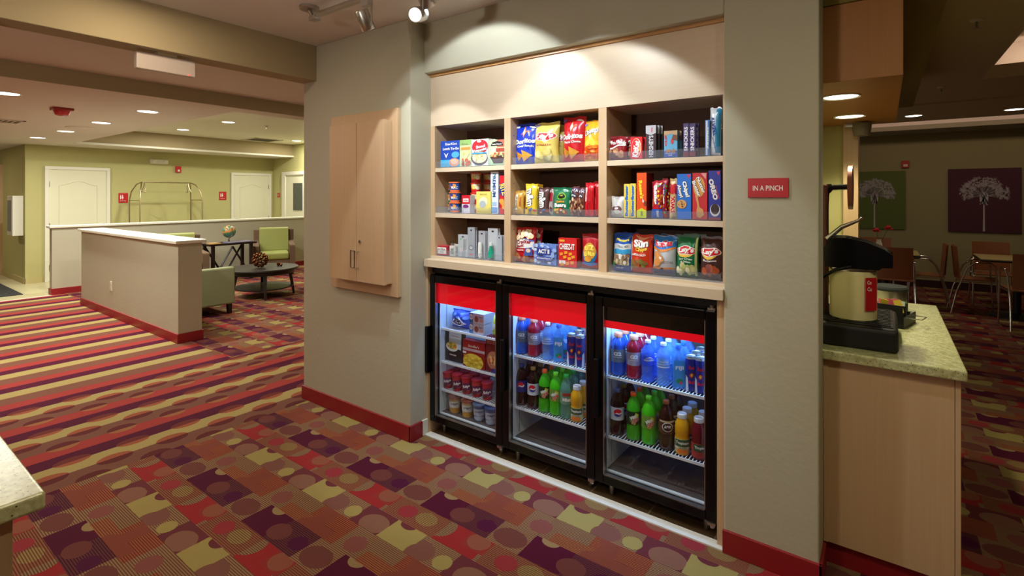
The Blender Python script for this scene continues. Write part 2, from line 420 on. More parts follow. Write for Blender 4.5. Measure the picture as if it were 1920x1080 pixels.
# text as flat polygons, height and width normalised by the caller
FONTC = {}
def text_mesh(t, bold=0.0):
    k = (t, bold)
    if k in FONTC: return FONTC[k]
    cu = bpy.data.curves.new('lettering', 'FONT'); cu.body = t; cu.size = 1.0; cu.resolution_u = 2; cu.offset = bold
    o = bpy.data.objects.new('lettering', cu); C.objects.link(o)
    dg = bpy.context.evaluated_depsgraph_get(); dg.update()
    me = bpy.data.meshes.new_from_object(o.evaluated_get(dg))
    vs = [(v.co.x, v.co.y) for v in me.vertices]; fs = [tuple(p.vertices) for p in me.polygons]
    bpy.data.meshes.remove(me); bpy.data.objects.remove(o); bpy.data.curves.remove(cu)
    if not vs: vs = [(0, 0), (1, 0), (1, 1)]; fs = [(0, 1, 2)]
    x0 = min(v[0] for v in vs); x1 = max(v[0] for v in vs); y0 = min(v[1] for v in vs); y1 = max(v[1] for v in vs)
    vs = [((v[0] - x0) / max(1e-6, x1 - x0) - 0.5, (v[1] - y0) / max(1e-6, y1 - y0) - 0.5) for v in vs]
    FONTC[k] = (vs, fs); return FONTC[k]
def decals(mb, specs, Wd, Ht, fmap, slot, su=None, sv=None, eps=0.0006):
    """flat print laid on a surface: fmap(u, v, off) with u in metres from the centre line, v in metres from the bottom"""
    for i, sp in enumerate(specs):
        off = eps * (i + 1) * 0.35 + eps
        kind = sp[0]
        if kind == 'r':
            _, u0, v0, u1, v1, col = sp; vs = [(u0, v0), (u1, v0), (u1, v1), (u0, v1)]; fs = [(0, 1, 2, 3)]
            vs = [((u - .5) * Wd, v * Ht) for u, v in vs]
        elif kind == 'e':
            _, cu, cv, ru, rv, col = sp; n = 18
            vs = [((cu - .5 + ru * math.cos(2 * PI * k / n)) * Wd, (cv + rv * math.sin(2 * PI * k / n)) * Ht) for k in range(n)]; fs = [tuple(range(n))]
        elif kind == 'p':
            _, pts, col = sp; vs = [((u - .5) * Wd, v * Ht) for u, v in pts]; fs = [tuple(range(len(pts)))]
        elif kind == 't':
            t, cu, cv, w, h, col = sp[1:7]; rot = sp[7] if len(sp) > 7 else 0; bold = sp[8] if len(sp) > 8 else 0.02
            sh = sp[9] if len(sp) > 9 else 0
            vs0, fs = text_mesh(t, bold); vs = []
            L, Hh = (w * Wd, h * Ht) if rot in (0, 180) or abs(rot) < 45 else (h * Ht, w * Wd)
            ca, sa = math.cos(math.radians(rot)), math.sin(math.radians(rot))
            for x, y in vs0:
                x, y = x * L + sh * y * Hh, y * Hh
                vs.append(((cu - .5) * Wd + x * ca - y * sa, cv * Ht + x * sa + y * ca))
        if su or sv:
            bm = bmesh.new(); bv = [bm.verts.new((u, v, 0)) for u, v in vs]
            for f in fs:
                try: bm.faces.new([bv[q] for q in f])
                except ValueError: pass
            for st, ax in ((su, 0), (sv, 1)):
                if not st: continue
                lo = min(v[ax] for v in vs); hi = max(v[ax] for v in vs); k = math.ceil(lo / st)
                while k * st < hi:
                    co = [0, 0, 0]; no = [0, 0, 0]; co[ax] = k * st; no[ax] = 1
                    bmesh.ops.bisect_plane(bm, geom=bm.verts[:] + bm.edges[:] + bm.faces[:], plane_co=co, plane_no=no, dist=1e-6); k += 1
            bm.verts.index_update(); vs = [(v.co.x, v.co.y) for v in bm.verts]; fs = [tuple(v.index for v in f.verts) for f in bm.faces]; bm.free()
        mb.add([fmap(u, v, off) for u, v in vs], fs, slot(col))
class Slots:
    def __init__(s, rough=0.38): s.mats = []; s.rough = rough
    def __call__(s, c):
        m = c if isinstance(c, bpy.types.Material) else pk(c, s.rough)
        if m not in s.mats: s.mats.append(m)
        return s.mats.index(m)
# ------------------------------------------------------------------ the shell
def slab(name, boxes, m, **kw):
    q = MB()
    for b in boxes: q.box(*b)
    return struct(name, q, m, **kw)
slab('floor', [(-10.4, 9, -6, 2.36, -0.05, 0), (-10.4, -3.0, 2.36, 9, -0.05, 0), (-0.70, 9, 2.36, 11.2, -0.05, 0)], M['carpet'])
slab('floor_entry', [(-17, -10.4, -6, 9, -0.05, 0.001)], M['tile'])
slab('floor_alcove', [(-2.42, -0.566, 2.38, 3.2, -0.05, 0.002)], M['browntile'])
slab('trim_1', [(-2.41, -0.566, 2.335, 2.388, -0.01, 0.008)], M['whitesill'], bevel=0.002)
slab('trim_2', [(-10.43, -10.39, -6, 2.2, -0.01, 0.004)], M['whitesill'])
# wall with the cabinet
slab('wall_left', [(-3.59, -2.41, 2.22, 3.4, 0, 2.66)], M['wall'], bevel=0.006)
slab('wall_header', [(-2.41, -0.566, 2.34, 3.4, 2.34, 2.66)], M['wall'], bevel=0.004)
slab('wall_pillar', [(-0.566, -0.209, 2.34, 2.50, 0, 2.66), (-0.566, -0.53, 2.50, 4.05, 0, 2.66)], M['wall'], bevel=0.006)
slab('wall_alcove_back', [(-2.42, -0.55, 3.12, 3.2, 0, 2.34)], M['wall'])
slab('baseboard_left', [(-3.60, -2.398, 2.208, 2.222, 0, 0.10), (-2.412, -2.396, 2.208, 2.315, 0, 0.10)], M['base'], bevel=0.003)
slab('baseboard_alcove', [(-2.412, -2.398, 2.316, 2.40, 0, 0.10)], M['white'], bevel=0.003)
slab('baseboard_pillar', [(-0.570, -0.197, 2.328, 2.342, 0, 0.10), (-0.211, -0.197, 2.328, 2.50, 0, 0.10)], M['base'], bevel=0.003)
# beams, ceilings
slab('ceiling_beam', [(-3.59, -3.42, -6, 2.22, 2.40, 2.75)], M['ceiling_tan'], bevel=0.004)
slab('ceiling', [(-3.42, 0.2, -6, 2.34, 2.66, 2.72)], M['ceiling'])
slab('ceiling_passage', [(-5.35, -3.59, -6, 8, 2.57, 2.65)], M['ceiling'])
slab('ceiling_lobby', [(-17, -5.35, -6, 2.65, 2.44, 2.60), (-5.60, -5.35, 2.65, 8, 2.44, 2.60), (-17, -11.2, 2.65, 8, 2.44, 2.60)], M['ceiling'])
slab('trim_3', [(-5.352, -5.345, -6, 8, 2.441, 2.569)], M['ceiling_tan'])
slab('ceiling_tray', [(-11.3, -5.5, 2.55, 8, 2.73, 2.80)], M['white'])
slab('trim_4', [(-11.3, -11.19, 2.66, 8, 2.47, 2.73), (-5.61, -5.5, 2.66, 8, 2.47, 2.73)], M['ceiling_tan'])
slab('trim_5', [(-11.21, -5.6, 2.60, 2.66, 2.445, 2.73)], M['ceiling_tan'])
slab('trim_6', [(-11.24, -11.17, 2.66, 6.66, 2.435, 2.47)], M['white'])
# lobby far walls
slab('wall_back', [(-12.25, -12.1, 2.2, 6.8, 0, 2.44)], M['wall_green'])
slab('wall_entry', [(-17, -12.25, 2.2, 2.35, 0, 2.44)], M['wall_green'])
slab('wall_service', [(-12.1, -3.6, 6.66, 6.8, 0, 2.73)], M['wall_green'])
slab('baseboard_back', [(-12.1, -12.085, 2.19, 2.43, 0, 0.10), (-12.1, -12.085, 3.43, 5.62, 0, 0.10), (-13.9, -12.085, 2.185, 2.20, 0, 0.10)], M['base_tan'])
slab('baseboard_service', [(-10.5, -3.6, 6.645, 6.66, 0, 0.10)], M['base'])
# half walls with painted caps
def halfwall(n, x0, x1, y0, y1, capm, red):
    slab('wall_half' + n, [(x0, x1, y0, y1, 0, 1.04)], M['wall'])
    slab('trim_cap' + n, [(x0 - 0.035, x1 + 0.035, y0 - 0.035, y1 + 0.035, 1.04, 1.075)], capm, bevel=0.006)
    slab('baseboard_half' + n, [(x0 - 0.012, x1 + 0.012, y0 - 0.012, y1 + 0.012, 0, 0.10)], M['base'], bevel=0.003)
halfwall('_near', -9.20, -5.96, 2.26, 2.49, M['white'], True)
halfwall('_far', -10.55, -10.42, 2.20, 6.66, M['white'], True)
# dining side
slab('ceiling_soffit', [(-0.53, 0.202, 2.50, 5.8, 2.34, 2.72), (-0.209, 0.202, -6, 2.50, 2.60, 2.72)], M['olive'])
slab('ceiling_dining', [(-2, 0.202, 5.8, 9.27, 2.60, 2.64), (0.202, 0.70, -6, 9.27, 2.60, 2.64), (0.70, 6.0, 6.28, 9.27, 2.60, 2.64), (0.70, 6, -6, 0.6, 2.60, 2.64), (6, 9, -6, 9.27, 2.60, 2.64)], mat('dining_ceiling', srgb(190, 176, 142), 0.85))
slab('trim_7', [(0.701, 5.99, 6.265, 6.279, 2.602, 2.72), (0.701, 0.715, 0.6, 6.265, 2.602, 2.72), (5.98, 5.99, 0.6, 6.265, 2.602, 2.72)], mat('tray_edge', srgb(206, 190, 156), 0.8))
slab('ceiling_dining_tray', [(0.3, 6.4, 0.3, 6.7, 2.96, 3.0)], M['ceiling'])
slab('trim_8', [(0.3, 6.4, 6.56, 6.62, 2.64, 2.96), (0.3, 0.34, 0.3, 6.6, 2.64, 2.96)], M['ceiling'])
slab('trim_9', [(0.202, 9, 7.52, 7.56, 2.585, 2.60)], mat('dining_ceiling_strip', srgb(196, 180, 146), 0.85))
slab('ceiling_cove', [(-2, 9, 10.3, 11.1, 2.59, 2.66)], mat('cove_soffit', srgb(150, 146, 124), 0.85))
slab('trim_10', [(-2, 9, 10.3, 10.34, 2.66, 2.98), (-2, 9, 9.2, 10.34, 2.98, 3.02)], M['ceiling'])
slab('trim_11', [(-2, 9, 9.23, 9.27, 2.64, 2.98)], M['ceiling'])
slab('wall_dining', [(-2, 9, 11.1, 11.25, 0, 2.66)], M['wall_dining'])
slab('wall_right', [(6.5, 6.6, -6, 11.1, 0, 2.66)], M['wall_dining'])
slab('baseboard_dining', [(-2, 9, 11.085, 11.1, 0, 0.12)], mat('dark_base', srgb(52, 16, 22), 0.5))
slab('wall_beverage', [(-0.53, -0.224, 4.11, 4.2, 0, 2.34)], M['wall_green'])
slab('trim_12', [(-0.224, -0.14, 4.02, 4.22, 0.0, 2.34)], M['maple'], bevel=0.003)
slab('wall_partition', [(-0.22, -0.15, 4.22, 11.1, 0, 2.6)], M['wall_dining']) if False else None
# wood box over the beverage counter
q = MB(); q.box(-0.53, 0.058, 2.51, 4.11, 2.02, 2.34)
o = struct('ceiling_wood_box', q, M['soffitwood'], bevel=0.002)
# back wall of the front room, behind the camera
slab('wall_behind', [(-17, 9, -6.1, -6, 0, 2.8)], M['wall'])

# ---- doors
def panel_door(n, side, a0, a1, p, top, hinge, knob):
    """side 'x': in a wall facing +x at x=p, spanning y a0..a1"""
    root_m = MB()
    def B(mb, u0, u1, w0, w1, z0, z1, mi=0):
        if side == 'x': mb.box(p + w0, p + w1, u0, u1, z0, z1, mi)
        else: mb.box(u0, u1, p - w1, p - w0, z0, z1, mi)
    B(root_m, a0 + 0.05, a1 - 0.05, 0.0, 0.03, 0.01, top - 0.05)
    d = struct('door_' + n, root_m, M['door'])
    f = MB(); B(f, a0, a0 + 0.055, 0, 0.05, 0, top - 0.055); B(f, a1 - 0.055, a1, 0, 0.05, 0, top - 0.055); B(f, a0, a1, 0, 0.05, top - 0.055, top)
    f.build('door_frame', M['white'], d, bevel=0.004)
    # arched raised panel
    u0, u1 = a0 + 0.20, a1 - 0.20; pts = [(u0, 0.95), (u1, 0.95), (u1, top - 0.34)]
    for k in range(1, 12): t = k / 12; pts.append((u1 + (u0 - u1) * t, top - 0.34 + 0.08 * (0.5 - 0.5 * math.cos(2 * PI * t))))
    pts.append((u0, top - 0.34))
    if side == 'x':
        rim = MB()
        rim.tube([(p + 0.031, a, z) for a, z in pts + [pts[0]]], 0.009, 6); rim.build('panel_moulding', M['door'], d)
        lo = MB(); lp = [(u0, 0.2), (u1, 0.2), (u1, 0.80), (u0, 0.80), (u0, 0.2)]
        lo.tube([(p + 0.031, a, z) for a, z in lp], 0.009, 6); lo.build('panel_moulding', M['door'], d)
    h = MB()
    ky = a1 - 0.11 if knob > 0 else a0 + 0.11; hy = a0 + 0.055 if knob > 0 else a1 - 0.055
    if side == 'x':
        h.cyl((p + 0.03, ky, 1.0), (p + 0.085, ky, 1.0), 0.022, 0.018); h.tube([(p + 0.08, ky, 1.0), (p + 0.085, ky - knob * 0.05, 1.005), (p + 0.08, ky - knob * 0.11, 0.995)], 0.010)
        h.build('door_handle', M['chrome'], d)
        for z in (0.25, 1.0, 1.75):
            g2 = MB(); g2.box(p + 0.028, p + 0.042, hy - 0.016, hy + 0.016, z - 0.05, z + 0.05); g2.build('hinge', M['steel'], d)
    return d
panel_door('1', 'x', 2.45, 3.40, -12.1, 2.07, 0, 1)
panel_door('2', 'x', 5.66, 6.60, -12.1, 2.07, 0, -1)
k3 = MB(); k3.box(-11.45, -10.68, 6.625, 6.655, 0.01, 2.02); d3 = struct('door_3', k3, M['door'])
f = MB(); f.box(-11.60, -11.45, 6.60, 6.66, 0, 2.02); f.box(-10.69, -10.62, 6.60, 6.66, 0, 2.02); f.box(-11.60, -10.62, 6.60, 6.66, 2.02, 2.10)
f.build('door_frame', M['white'], d3, bevel=0.004)
f = MB(); f.box(-11.13, -10.76, 6.615, 6.625, 1.20, 1.83); f.build('door_glass', mat('dark_glass', srgb(70, 74, 66), 0.1), d3)
f = MB(); f.cyl((-11.36, 6.625, 1.0), (-11.36, 6.57, 1.0), 0.022); f.build('door_handle', M['chrome'], d3)
k4 = MB(); k4.box(-14.9, -13.95, 2.17, 2.20, 0, 2.1); struct('door_4', k4, mat('dark_door', srgb(52, 30, 20), 0.5))
k5 = MB(); k5.box(-13.95, -13.85, 2.16, 2.20, 0, 2.15); struct('trim_13', k5, M['maple'])

# ---- signs
def plate(name, label, cat, specs, W, H, loc, rz, bg, th=0.008, group=None):
    mb = MB(); sl = Slots(0.4); mb.box(-W / 2, W / 2, -th, 0, 0, H, sl(bg))
    decals(mb, specs, W, H, lambda u, v, o: (u, -th - o, v), sl)
    return tag(mb.build(name, sl.mats, None, loc=loc, rot=(0, 0, rz)), label, cat, group)
RED = (190, 24, 36); WHT = (240, 236, 228)
plate('wall_sign', 'small red sign reading IN A PINCH on the pillar beside the snack shelves', 'sign',
      [('t', 'IN A PINCH', .5, .48, .74, .27, WHT, 0, .012)], 0.152, 0.080, (-0.392, 2.34, 1.541), 0, RED)
man = lambda: [('e', .22, .78, .045, .045, WHT), ('p', [(.16, .72), (.28, .72), (.28, .5), (.25, .36), (.19, .36), (.16, .5)], WHT), ('e', .42, .78, .045, .045, WHT), ('p', [(.38, .72), (.46, .72), (.54, .48), (.46, .48), (.45, .36), (.39, .36), (.38, .48), (.32, .48)], WHT),
               ('t', 'RESTROOM', .45, .2, .6, .07, WHT)]
plate('restroom_sign', 'red restroom sign beside the large white door on the lobby back wall', 'sign', man(), 0.155, 0.19, (-12.1, 3.62, 1.40), PI / 2, RED)
plate('restroom_sign', 'red restroom sign beside the door behind the globe, on the far lobby wall', 'sign', man(), 0.155, 0.19, (-12.1, 5.49, 1.44), PI / 2, RED)
plate('room_sign', 'tiny red sign in the far corner beside the windowed door', 'sign', [('t', 'EMPLOYEES', .5, .6, .8, .14, WHT), ('t', 'ONLY', .5, .35, .4, .14, WHT)], 0.11, 0.10, (-11.83, 6.66, 1.50), 0, RED)

# ---- ceiling fittings
def downlight(name, label, p, r, lens, group=None):
    t = thing(name, label, 'ceiling light', p, 0, group)
    q = MB(); q.lathe([(r * 1.02, -0.001), (r * 1.18, -0.006), (r * 1.22, 0.0), (r * 1.22, 0.004), (r * 1.02, 0.004)], seg=28, caps=False); q.build('trim_ring', M['white'], t)
    q = MB(); q.lathe([(0.001, -0.003), (r, -0.003)], seg=28, caps=False); q.lathe([(r, -0.003), (r, 0.003)], seg=28, caps=False); q.build('lens', lens, t); return t
nm = ['leftmost red-washed downlight at the photo edge of the lobby ceiling', 'largest downlight on the low lobby ceiling, nearest the beam', 'second nearest round downlight on the low lobby ceiling',
      'third round downlight on the low lobby ceiling', 'farthest round downlight on the low lobby ceiling over the entry', 'left downlight of the two pairs in the raised lobby tray', 'nearest downlight in the raised lobby ceiling tray', 'farthest right downlight in the raised lobby tray beside the vent']
for p, l in zip(LOBBY, nm): downlight('downlight', l, p, 0.088, M['lamp'], 'lobby downlights')
downlight('downlight', 'front round downlight under the wooden box over the coffee counter', (-0.17, 2.89, 2.02), 0.068, M['lampwarm'], 'counter downlights')
downlight('downlight', 'rear round downlight under the wooden box over the coffee counter', (-0.17, 3.64, 2.02), 0.068, M['lampwarm'], 'counter downlights')
downlight('downlight', 'left downlight on the dark dining room ceiling', DIN[0], 0.085, M['lamp'], 'dining downlights')
downlight('downlight', 'right downlight on the dark dining room ceiling above the maroon picture', DIN[1], 0.085, M['lamp'], 'dining downlights')
for (x, y, z, pw, c), l in zip(FRONT_FILL, ('added downlight on the front ceiling in front of the snack shelves', 'added downlight on the front ceiling in front of the wall cabinet', 'added downlight over the passage beside the coffee counter', 'added downlight above the place the photo is taken from')):
    downlight('downlight', l, (x, y, z), 0.085, M['lamp'], 'added front room downlights')  # housings for the added front room fill
for (x, y, z), l in zip(((-8.2, .2, 2.44), (-4.4, -.6, 2.57), (-4.5, 4.2, 2.57), (-13.3, .7, 2.44)), ('added downlight over the striped corridor carpet, left of the photo', 'added downlight on the passage ceiling, left of the photo', 'added downlight on the passage ceiling behind the cabinet wall', 'added downlight over the entrance mat, left of the photo')):
    downlight('downlight', l, (x, y, z), 0.085, M['lamp'], 'added downlights out of view')  # housings for the added unseen lobby and passage fill
t = thing('fill_uplight', 'added unseen fill uplight behind the place the photo is taken from', 'lamp', (-1.5, -1.1, 0))  # made-up stand for the added upward fill light
q = MB(); q.lathe([(.14, 0), (.14, .015), (.03, .03)]); q.build('base', M['steel'], t)
q = MB(); q.cyl((0, 0, .02), (0, 0, 1.74), .014); q.build('pole', M['steel'], t)
q = MB(); q.lathe([(.02, 1.72), (.09, 1.76), (.17, 1.83)], caps=False, seg=28); q.build('lamp_shade', M['white'], t)

def vent(label, x, y, z, w, l, dark):
    t = thing('ceiling_vent', label, 'vent', (x, y, z))
    q = MB(); q.box(-w / 2, w / 2, -l / 2, -l / 2 + .03, -.01, 0); q.box(-w / 2, w / 2, l / 2 - .03, l / 2, -.01, 0); q.box(-w / 2, -w / 2 + .03, -l / 2, l / 2, -.01, 0); q.box(w / 2 - .03, w / 2, -l / 2, l / 2, -.01, 0)
    q.build('frame', M['ceiling'], t)
    q = MB()
    for k in range(int(l / .05)): yy = -l / 2 + .04 + k * .05; q.box(-w / 2 + .03, w / 2 - .03, yy, yy + .018, -.008, -.001)
    q.build('louvres', dark, t); return t
vv = mat('vent_metal', srgb(96, 90, 70), 0.6)
p = at_z(492, 262, 2.73); vent('square air vent in the raised lobby ceiling tray', p[0], p[1], p[2], .6, .6, vv)
p = at_z(5, 226, 2.44); vent('air vent on the low lobby ceiling at the left photo edge', p[0], p[1], p[2], .35, .35, vv)
vent('dark slotted air vent in the dining room ceiling tray', 2.05, 5.55, 2.96, .5, .7, mat('vent_dark', srgb(30, 28, 26), 0.6))
p = at_z(150, 239, 2.44); q = MB(); q.lathe([(0.14, -0.012), (0.15, -0.004), (0.15, 0)], seg=28); tag(q.build('ceiling_speaker', M['ceiling'], loc=p), 'flat round cream speaker grille on the low lobby ceiling', 'speaker')
def sprinkler(p, label):
    t = thing('sprinkler', label, 'sprinkler', p)
    q = MB(); q.lathe([(0.035, 0), (0.03, -0.008), (0.012, -0.012)], seg=16); q.build('escutcheon', M['ceiling'], t)
    q = MB(); q.cyl((0, 0, -0.01), (0, 0, -0.05), 0.007); q.lathe([(0.022, -0.052), (0.022, -0.05)], seg=12); q.build('head', M['steel'], t)
sprinkler(at_z(500, 236, 2.73), 'small sprinkler head in the raised lobby ceiling tray')
sprinkler(at_z(1832, 37, 2.6), 'nearer sprinkler head on the dining room ceiling')
sprinkler(at_z(1765, 163, 2.6), 'farther sprinkler head on the dining room ceiling')
p = at_z(116, 203, 2.44)
t = thing('smoke_alarm', 'dark red alarm unit hanging from the low lobby ceiling', 'alarm', p)
q = MB(); q.box(-.08, .08, -.08, .08, -.025, 0); q.build('mounting_plate', pk((150, 40, 34)), t, bevel=.004)
q = MB(); q.lathe([(.07, -.025), (.055, -.07), (.03, -.08)], seg=16); q.build('horn', pk((150, 30, 26)), t)
# exit-type box under the beam, blank white back
t = thing('exit_sign_box', 'blank white rectangular sign box hanging under the near ceiling beam', 'sign box', (-3.5, 1.26, 2.40))
q = MB(); q.box(-.022, .022, -.155, .155, -.115, -.018); q.build('housing', mat('sign_white', srgb(196, 180, 168), .5), t, bevel=.004)
q = MB(); q.box(-.03, .03, -.05, .05, -.018, 0); q.build('canopy_mount', M['ceiling_tan'], t)
q = MB(); q.sphere((.0225, .12, -.108), .004); q.build('indicator_light', mat('red_led', (1, .05, .05, 1), .4, emit=(1, .02, .02, 1), estr=4), t)
q = MB(); q.box(-.0, .03, -.12, .12, -.3, 0); 
tag(q.build('wall_speaker', M['white'], loc=(-3.40, .335, 2.64), bevel=.004), 'pale box high on the ceiling beam at the top left photo corner', 'speaker')
# red glow lamp of the illuminated exit sign facing the lobby
t = thing('exit_sign', 'red lit EXIT sign on the lobby ceiling beside the leftmost downlight, mostly out of frame', 'exit sign', (-6.9, -0.35, 2.44))
q = MB(); q.box(-.02, .02, -.16, .16, -.22, -.02); q.build('housing', M['white'], t, bevel=.003)
sl = Slots(); q = MB(); em = mat('exit_red', (1, .05, .03, 1), .5, emit=(1, .04, .02, 1), estr=8)
decals(q, [('t', 'EXIT', .5, .5, .8, .7, em)], .3, .18, lambda u, v, o: (.02 + o, u, v - .21), sl); q.build('lettering', sl.mats, t)
light('POINT', (-6.75, -0.35, 2.33), 6, (1, .05, .03), shadow_soft_size=.05)

# emergency light, alarm strobe, dispenser on the lobby walls
t = thing('emergency_light', 'white two-lamp emergency light box high on the lobby back wall', 'emergency light', (-12.1, 4.22, 2.19))
q = MB(); q.box(0, .08, -.16, .16, 0, .09); q.build('housing', M['white'], t, bevel=.01)
for s in (-1, 1):
    q = MB(); q.cyl((.08, s * .1, .05), (.11, s * .1, .04), .03, .04); q.build('lamp_head', M['white'], t)
q = MB(); q.box(0, .05, -.05, .05, 0, .13); o = q.build('fire_alarm', pk((190, 30, 36)), loc=(-12.1, 4.58, 2.03), bevel=.004); tag(o, 'red alarm box on the lobby wall right of the emergency light', 'alarm')
q = MB(); q.box(.045, .055, -.02, .02, .02, .06); q.build('strobe', M['white'], o)
q = MB(); q.box(-.05, .05, -.05, 0, 0, .12); o = q.build('fire_alarm', pk((190, 30, 36)), loc=(0.285, 11.1, 2.02), bevel=.004); tag(o, 'red alarm box above the green dandelion picture', 'alarm')
q = MB(); q.box(-.03, .03, -.055, -.045, .02, .06); q.build('strobe', M['white'], o)
t = thing('wall_cabinet_box', 'white shallow cabinet with clear front on the entry wall at far left', 'cabinet', (-12.42, 2.20, .84))
q = MB(); q.box(-.2, .2, -.14, 0, 0, .70); q.build('body', M['white'], t, bevel=.008)
q = MB(); q.box(-.15, .15, -.146, -.14, .08, .62); q.build('door', mat('grey_pane', srgb(150, 150, 140), .2), t)
q = MB(); q.box(-12.5, -10.84, -.6, 1.95, 0.001, 0.012); tag(q.build('floor_mat', M['darkgrey'], bevel=.003), 'dark grey entrance mat on the pale tile at the far left', 'mat')
t = thing('electrical_outlet', 'white wall outlet on the near half wall', 'outlet', (-7.98, 2.26, .33))
q = MB(); q.box(-.035, .035, -.006, 0, 0, .12); q.build('cover_plate', M['white'], t, bevel=.002)
for z in (.03, .075):
    q = MB(); q.box(-.015, .015, -.009, -.006, z, z + .028); q.build('socket', mat('ivory', srgb(206, 202, 186), .4), t)

# ---- track light
t = thing('track_light', 'silver track light with cylindrical spot heads above the snack wall', 'track light', (0, 0, 0))
q = MB(); q.box(-2.72, -0.8, 1.745, 1.775, 2.60, 2.625); q.build('rail', M['steel'], t, bevel=.003)
q = MB(); q.lathe([(.055, 0), (.055, -.015), (.05, -.02)], c=(-2.74, 1.73, 2.66), seg=24); q.cyl((-2.74, 1.73, 2.64), (-2.74, 1.76, 2.60), .012); q.box(-2.76, -2.70, 1.74, 1.78, 2.585, 2.61); q.build('end_feed', M['steel'], t)
for x in (-2.0, -1.0):
    q = MB(); q.cyl((x, 1.76, 2.62), (x, 1.76, 2.66), .008); q.build('hanger', M['steel'], t)
def head(x, y, z, tgt, extra=None):
    p = Vector((x, y, z)); d = (Vector(tgt) - p).normalized(); R = d.to_track_quat('Z', 'Y').to_matrix().to_4x4()
    h = MB(); h.lathe([(.001, -.075), (.034, -.073), (.037, -.066), (.037, .03), (.034, .034), (.030, .030), (.028, .01), (.001, .008)], seg=28, caps=False, M4=Matrix.Translation(p) @ R)
    o = h.build('spot_head', M['steel'], t)
    l = MB(); l.lathe([(.001, .012), (.027, .014)], seg=24, caps=False, M4=Matrix.Translation(p) @ R); l.build('lens', M['lamp'], o)
    a = MB(); a.box(x - .03, x + .03, 1.742, 1.778, 2.565, 2.60); a.tube([(x + .038, y, 2.57), (x + .042, y, 2.50), (x + .038, y, z - .02)], .005); a.build('yoke', M['steel'], o)
for x, y, z, tg in TRACK: head(x, y, z - .02 + .02, tg)
head(-1.83, 1.73, 2.425, (-1.1, 0.2, 1.75))

# ---- wall-hung cabinet
t = thing('wall_cabinet', 'maple two-door wall cabinet with chrome pulls beside the snack alcove', 'cabinet', (-2.82, 2.22, 0.90))
q = MB(); q.box(-.375, .325, -.03, 0, 0, 1.205); q.build('back_panel', M['maple'], t, bevel=.002)
q = MB(); q.box(-.30, .275, -.075, -.03, .085, 1.125); q.build('body', M['maple'], t, bevel=.002)
for s, a, b in ((0, -.30, -.004), (1, .0, .275)):
    q = MB(); q.box(a, b, -.095, -.075, .08, 1.13); dd = q.build('door', M['maple'], t, bevel=.0015)
    hx = a + .018 if s else b - .018
    h = MB(); h.tube([(hx, -.095, .28), (hx, -.118, .282), (hx, -.125, .29), (hx, -.125, .175), (hx, -.118, .17), (hx, -.095, .17)], .005); h.build('handle', M['chrome'], dd)
    if s: h = MB(); h.cyl((hx + .02, -.095, .345), (hx + .02, -.102, .345), .011); h.build('lock', M['chrome'], dd)

# ---- snack shelving
XL, XR, YF, YB = -2.41, -0.566, 2.40, 2.72
t = thing('snack_shelving', 'built-in maple snack shelving with nine open compartments', 'shelving', (0, 0, 0))
q = MB(); q.box(XL, XR, YF, YF + .02, 2.0, 2.325); q.build('upper_panel', M['maple_x'], t, bevel=.001)
q = MB(); q.box(XL, XR, YF - .012, YF + .02, 2.322, 2.34); q.build('top_trim', wood('honey_trim', srgb(200, 150, 90), srgb(186, 134, 76), 'X'), t, bevel=.001)
DIV = [(-2.41, -2.374), (-1.807, -1.761), (-1.197, -1.151), (-.585, -.566)]
for a, b in DIV:
    q = MB(); q.box(a, b, YF, YB, 1.155, 2.0); q.build('divider', M['maple'], t, bevel=.001)
OPEN = [(-2.374, -1.807), (-1.761, -1.197), (-1.151, -.585)]
for a, b in OPEN:
    for z in (1.70, 1.406):
        q = MB(); q.box(a, b, YF + .004, YB, z, z + .027); q.build('shelf', M['maple_x'], t, bevel=.001)
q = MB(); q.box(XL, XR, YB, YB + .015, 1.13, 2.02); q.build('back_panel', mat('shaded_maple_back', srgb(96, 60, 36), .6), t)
q = MB(); q.box(XL, XR, YF + .0205, YB, 2.0, 2.02); q.build('top_panel', M['maple_x'], t)
q = MB(); q.box(XL, XR, YF - .002, YB, 1.13, 1.155); q.build('bottom_panel', M['maple_x'], t, bevel=.001)
q = MB(); q.box(XL + .012, XR, 2.325, 2.42, 1.092, 1.14); q.build('lip', M['maple_x'], t, bevel=.002)
for x in (-1.762, -1.152):
    for z in (1.35, 1.62, 1.90):
        q = MB(); q.cyl((x + .0005, 2.43, z), (x + .004, 2.43, z), .003); q.build('shelf_pin', M['chrome'], t)
for a, b in ((-2.41, -2.397), (-.60, -.566)):
    q = MB(); q.box(a, b, 2.36, 2.95, 0.002, 1.092); q.build('side_panel', M['maple'], t, bevel=.001)
q = MB(); q.box(-2.397, -.60, 2.40, 2.42, 1.045, 1.092); q.build('gap_shade', M['blackmatte'], t)  # black strip standing in for the dark gap above the coolers

# clear product trays
for r, z in enumerate((1.728, 1.434, 1.156)):
    for c, (a, b) in enumerate(OPEN):
        q = MB(); q.box(a + .01, b - .01, 2.405, 2.69, z, z + .003); q.box(a + .01, b - .01, 2.405, 2.408, z, z + .040)
        n = 5
        for k in range(n + 1):
            x = a + .012 + (b - a - .024) * k / n; q.box(x - .001, x + .001, 2.408, 2.68, z + .003, z + .045)
        tag(q.build('product_tray', M['acryl'], None),
            'clear plastic tray with dividers on the %s shelf of the %s column' % (('top', 'middle', 'bottom')[r], ('left', 'middle', 'right')[c]), 'tray', 'clear product trays')

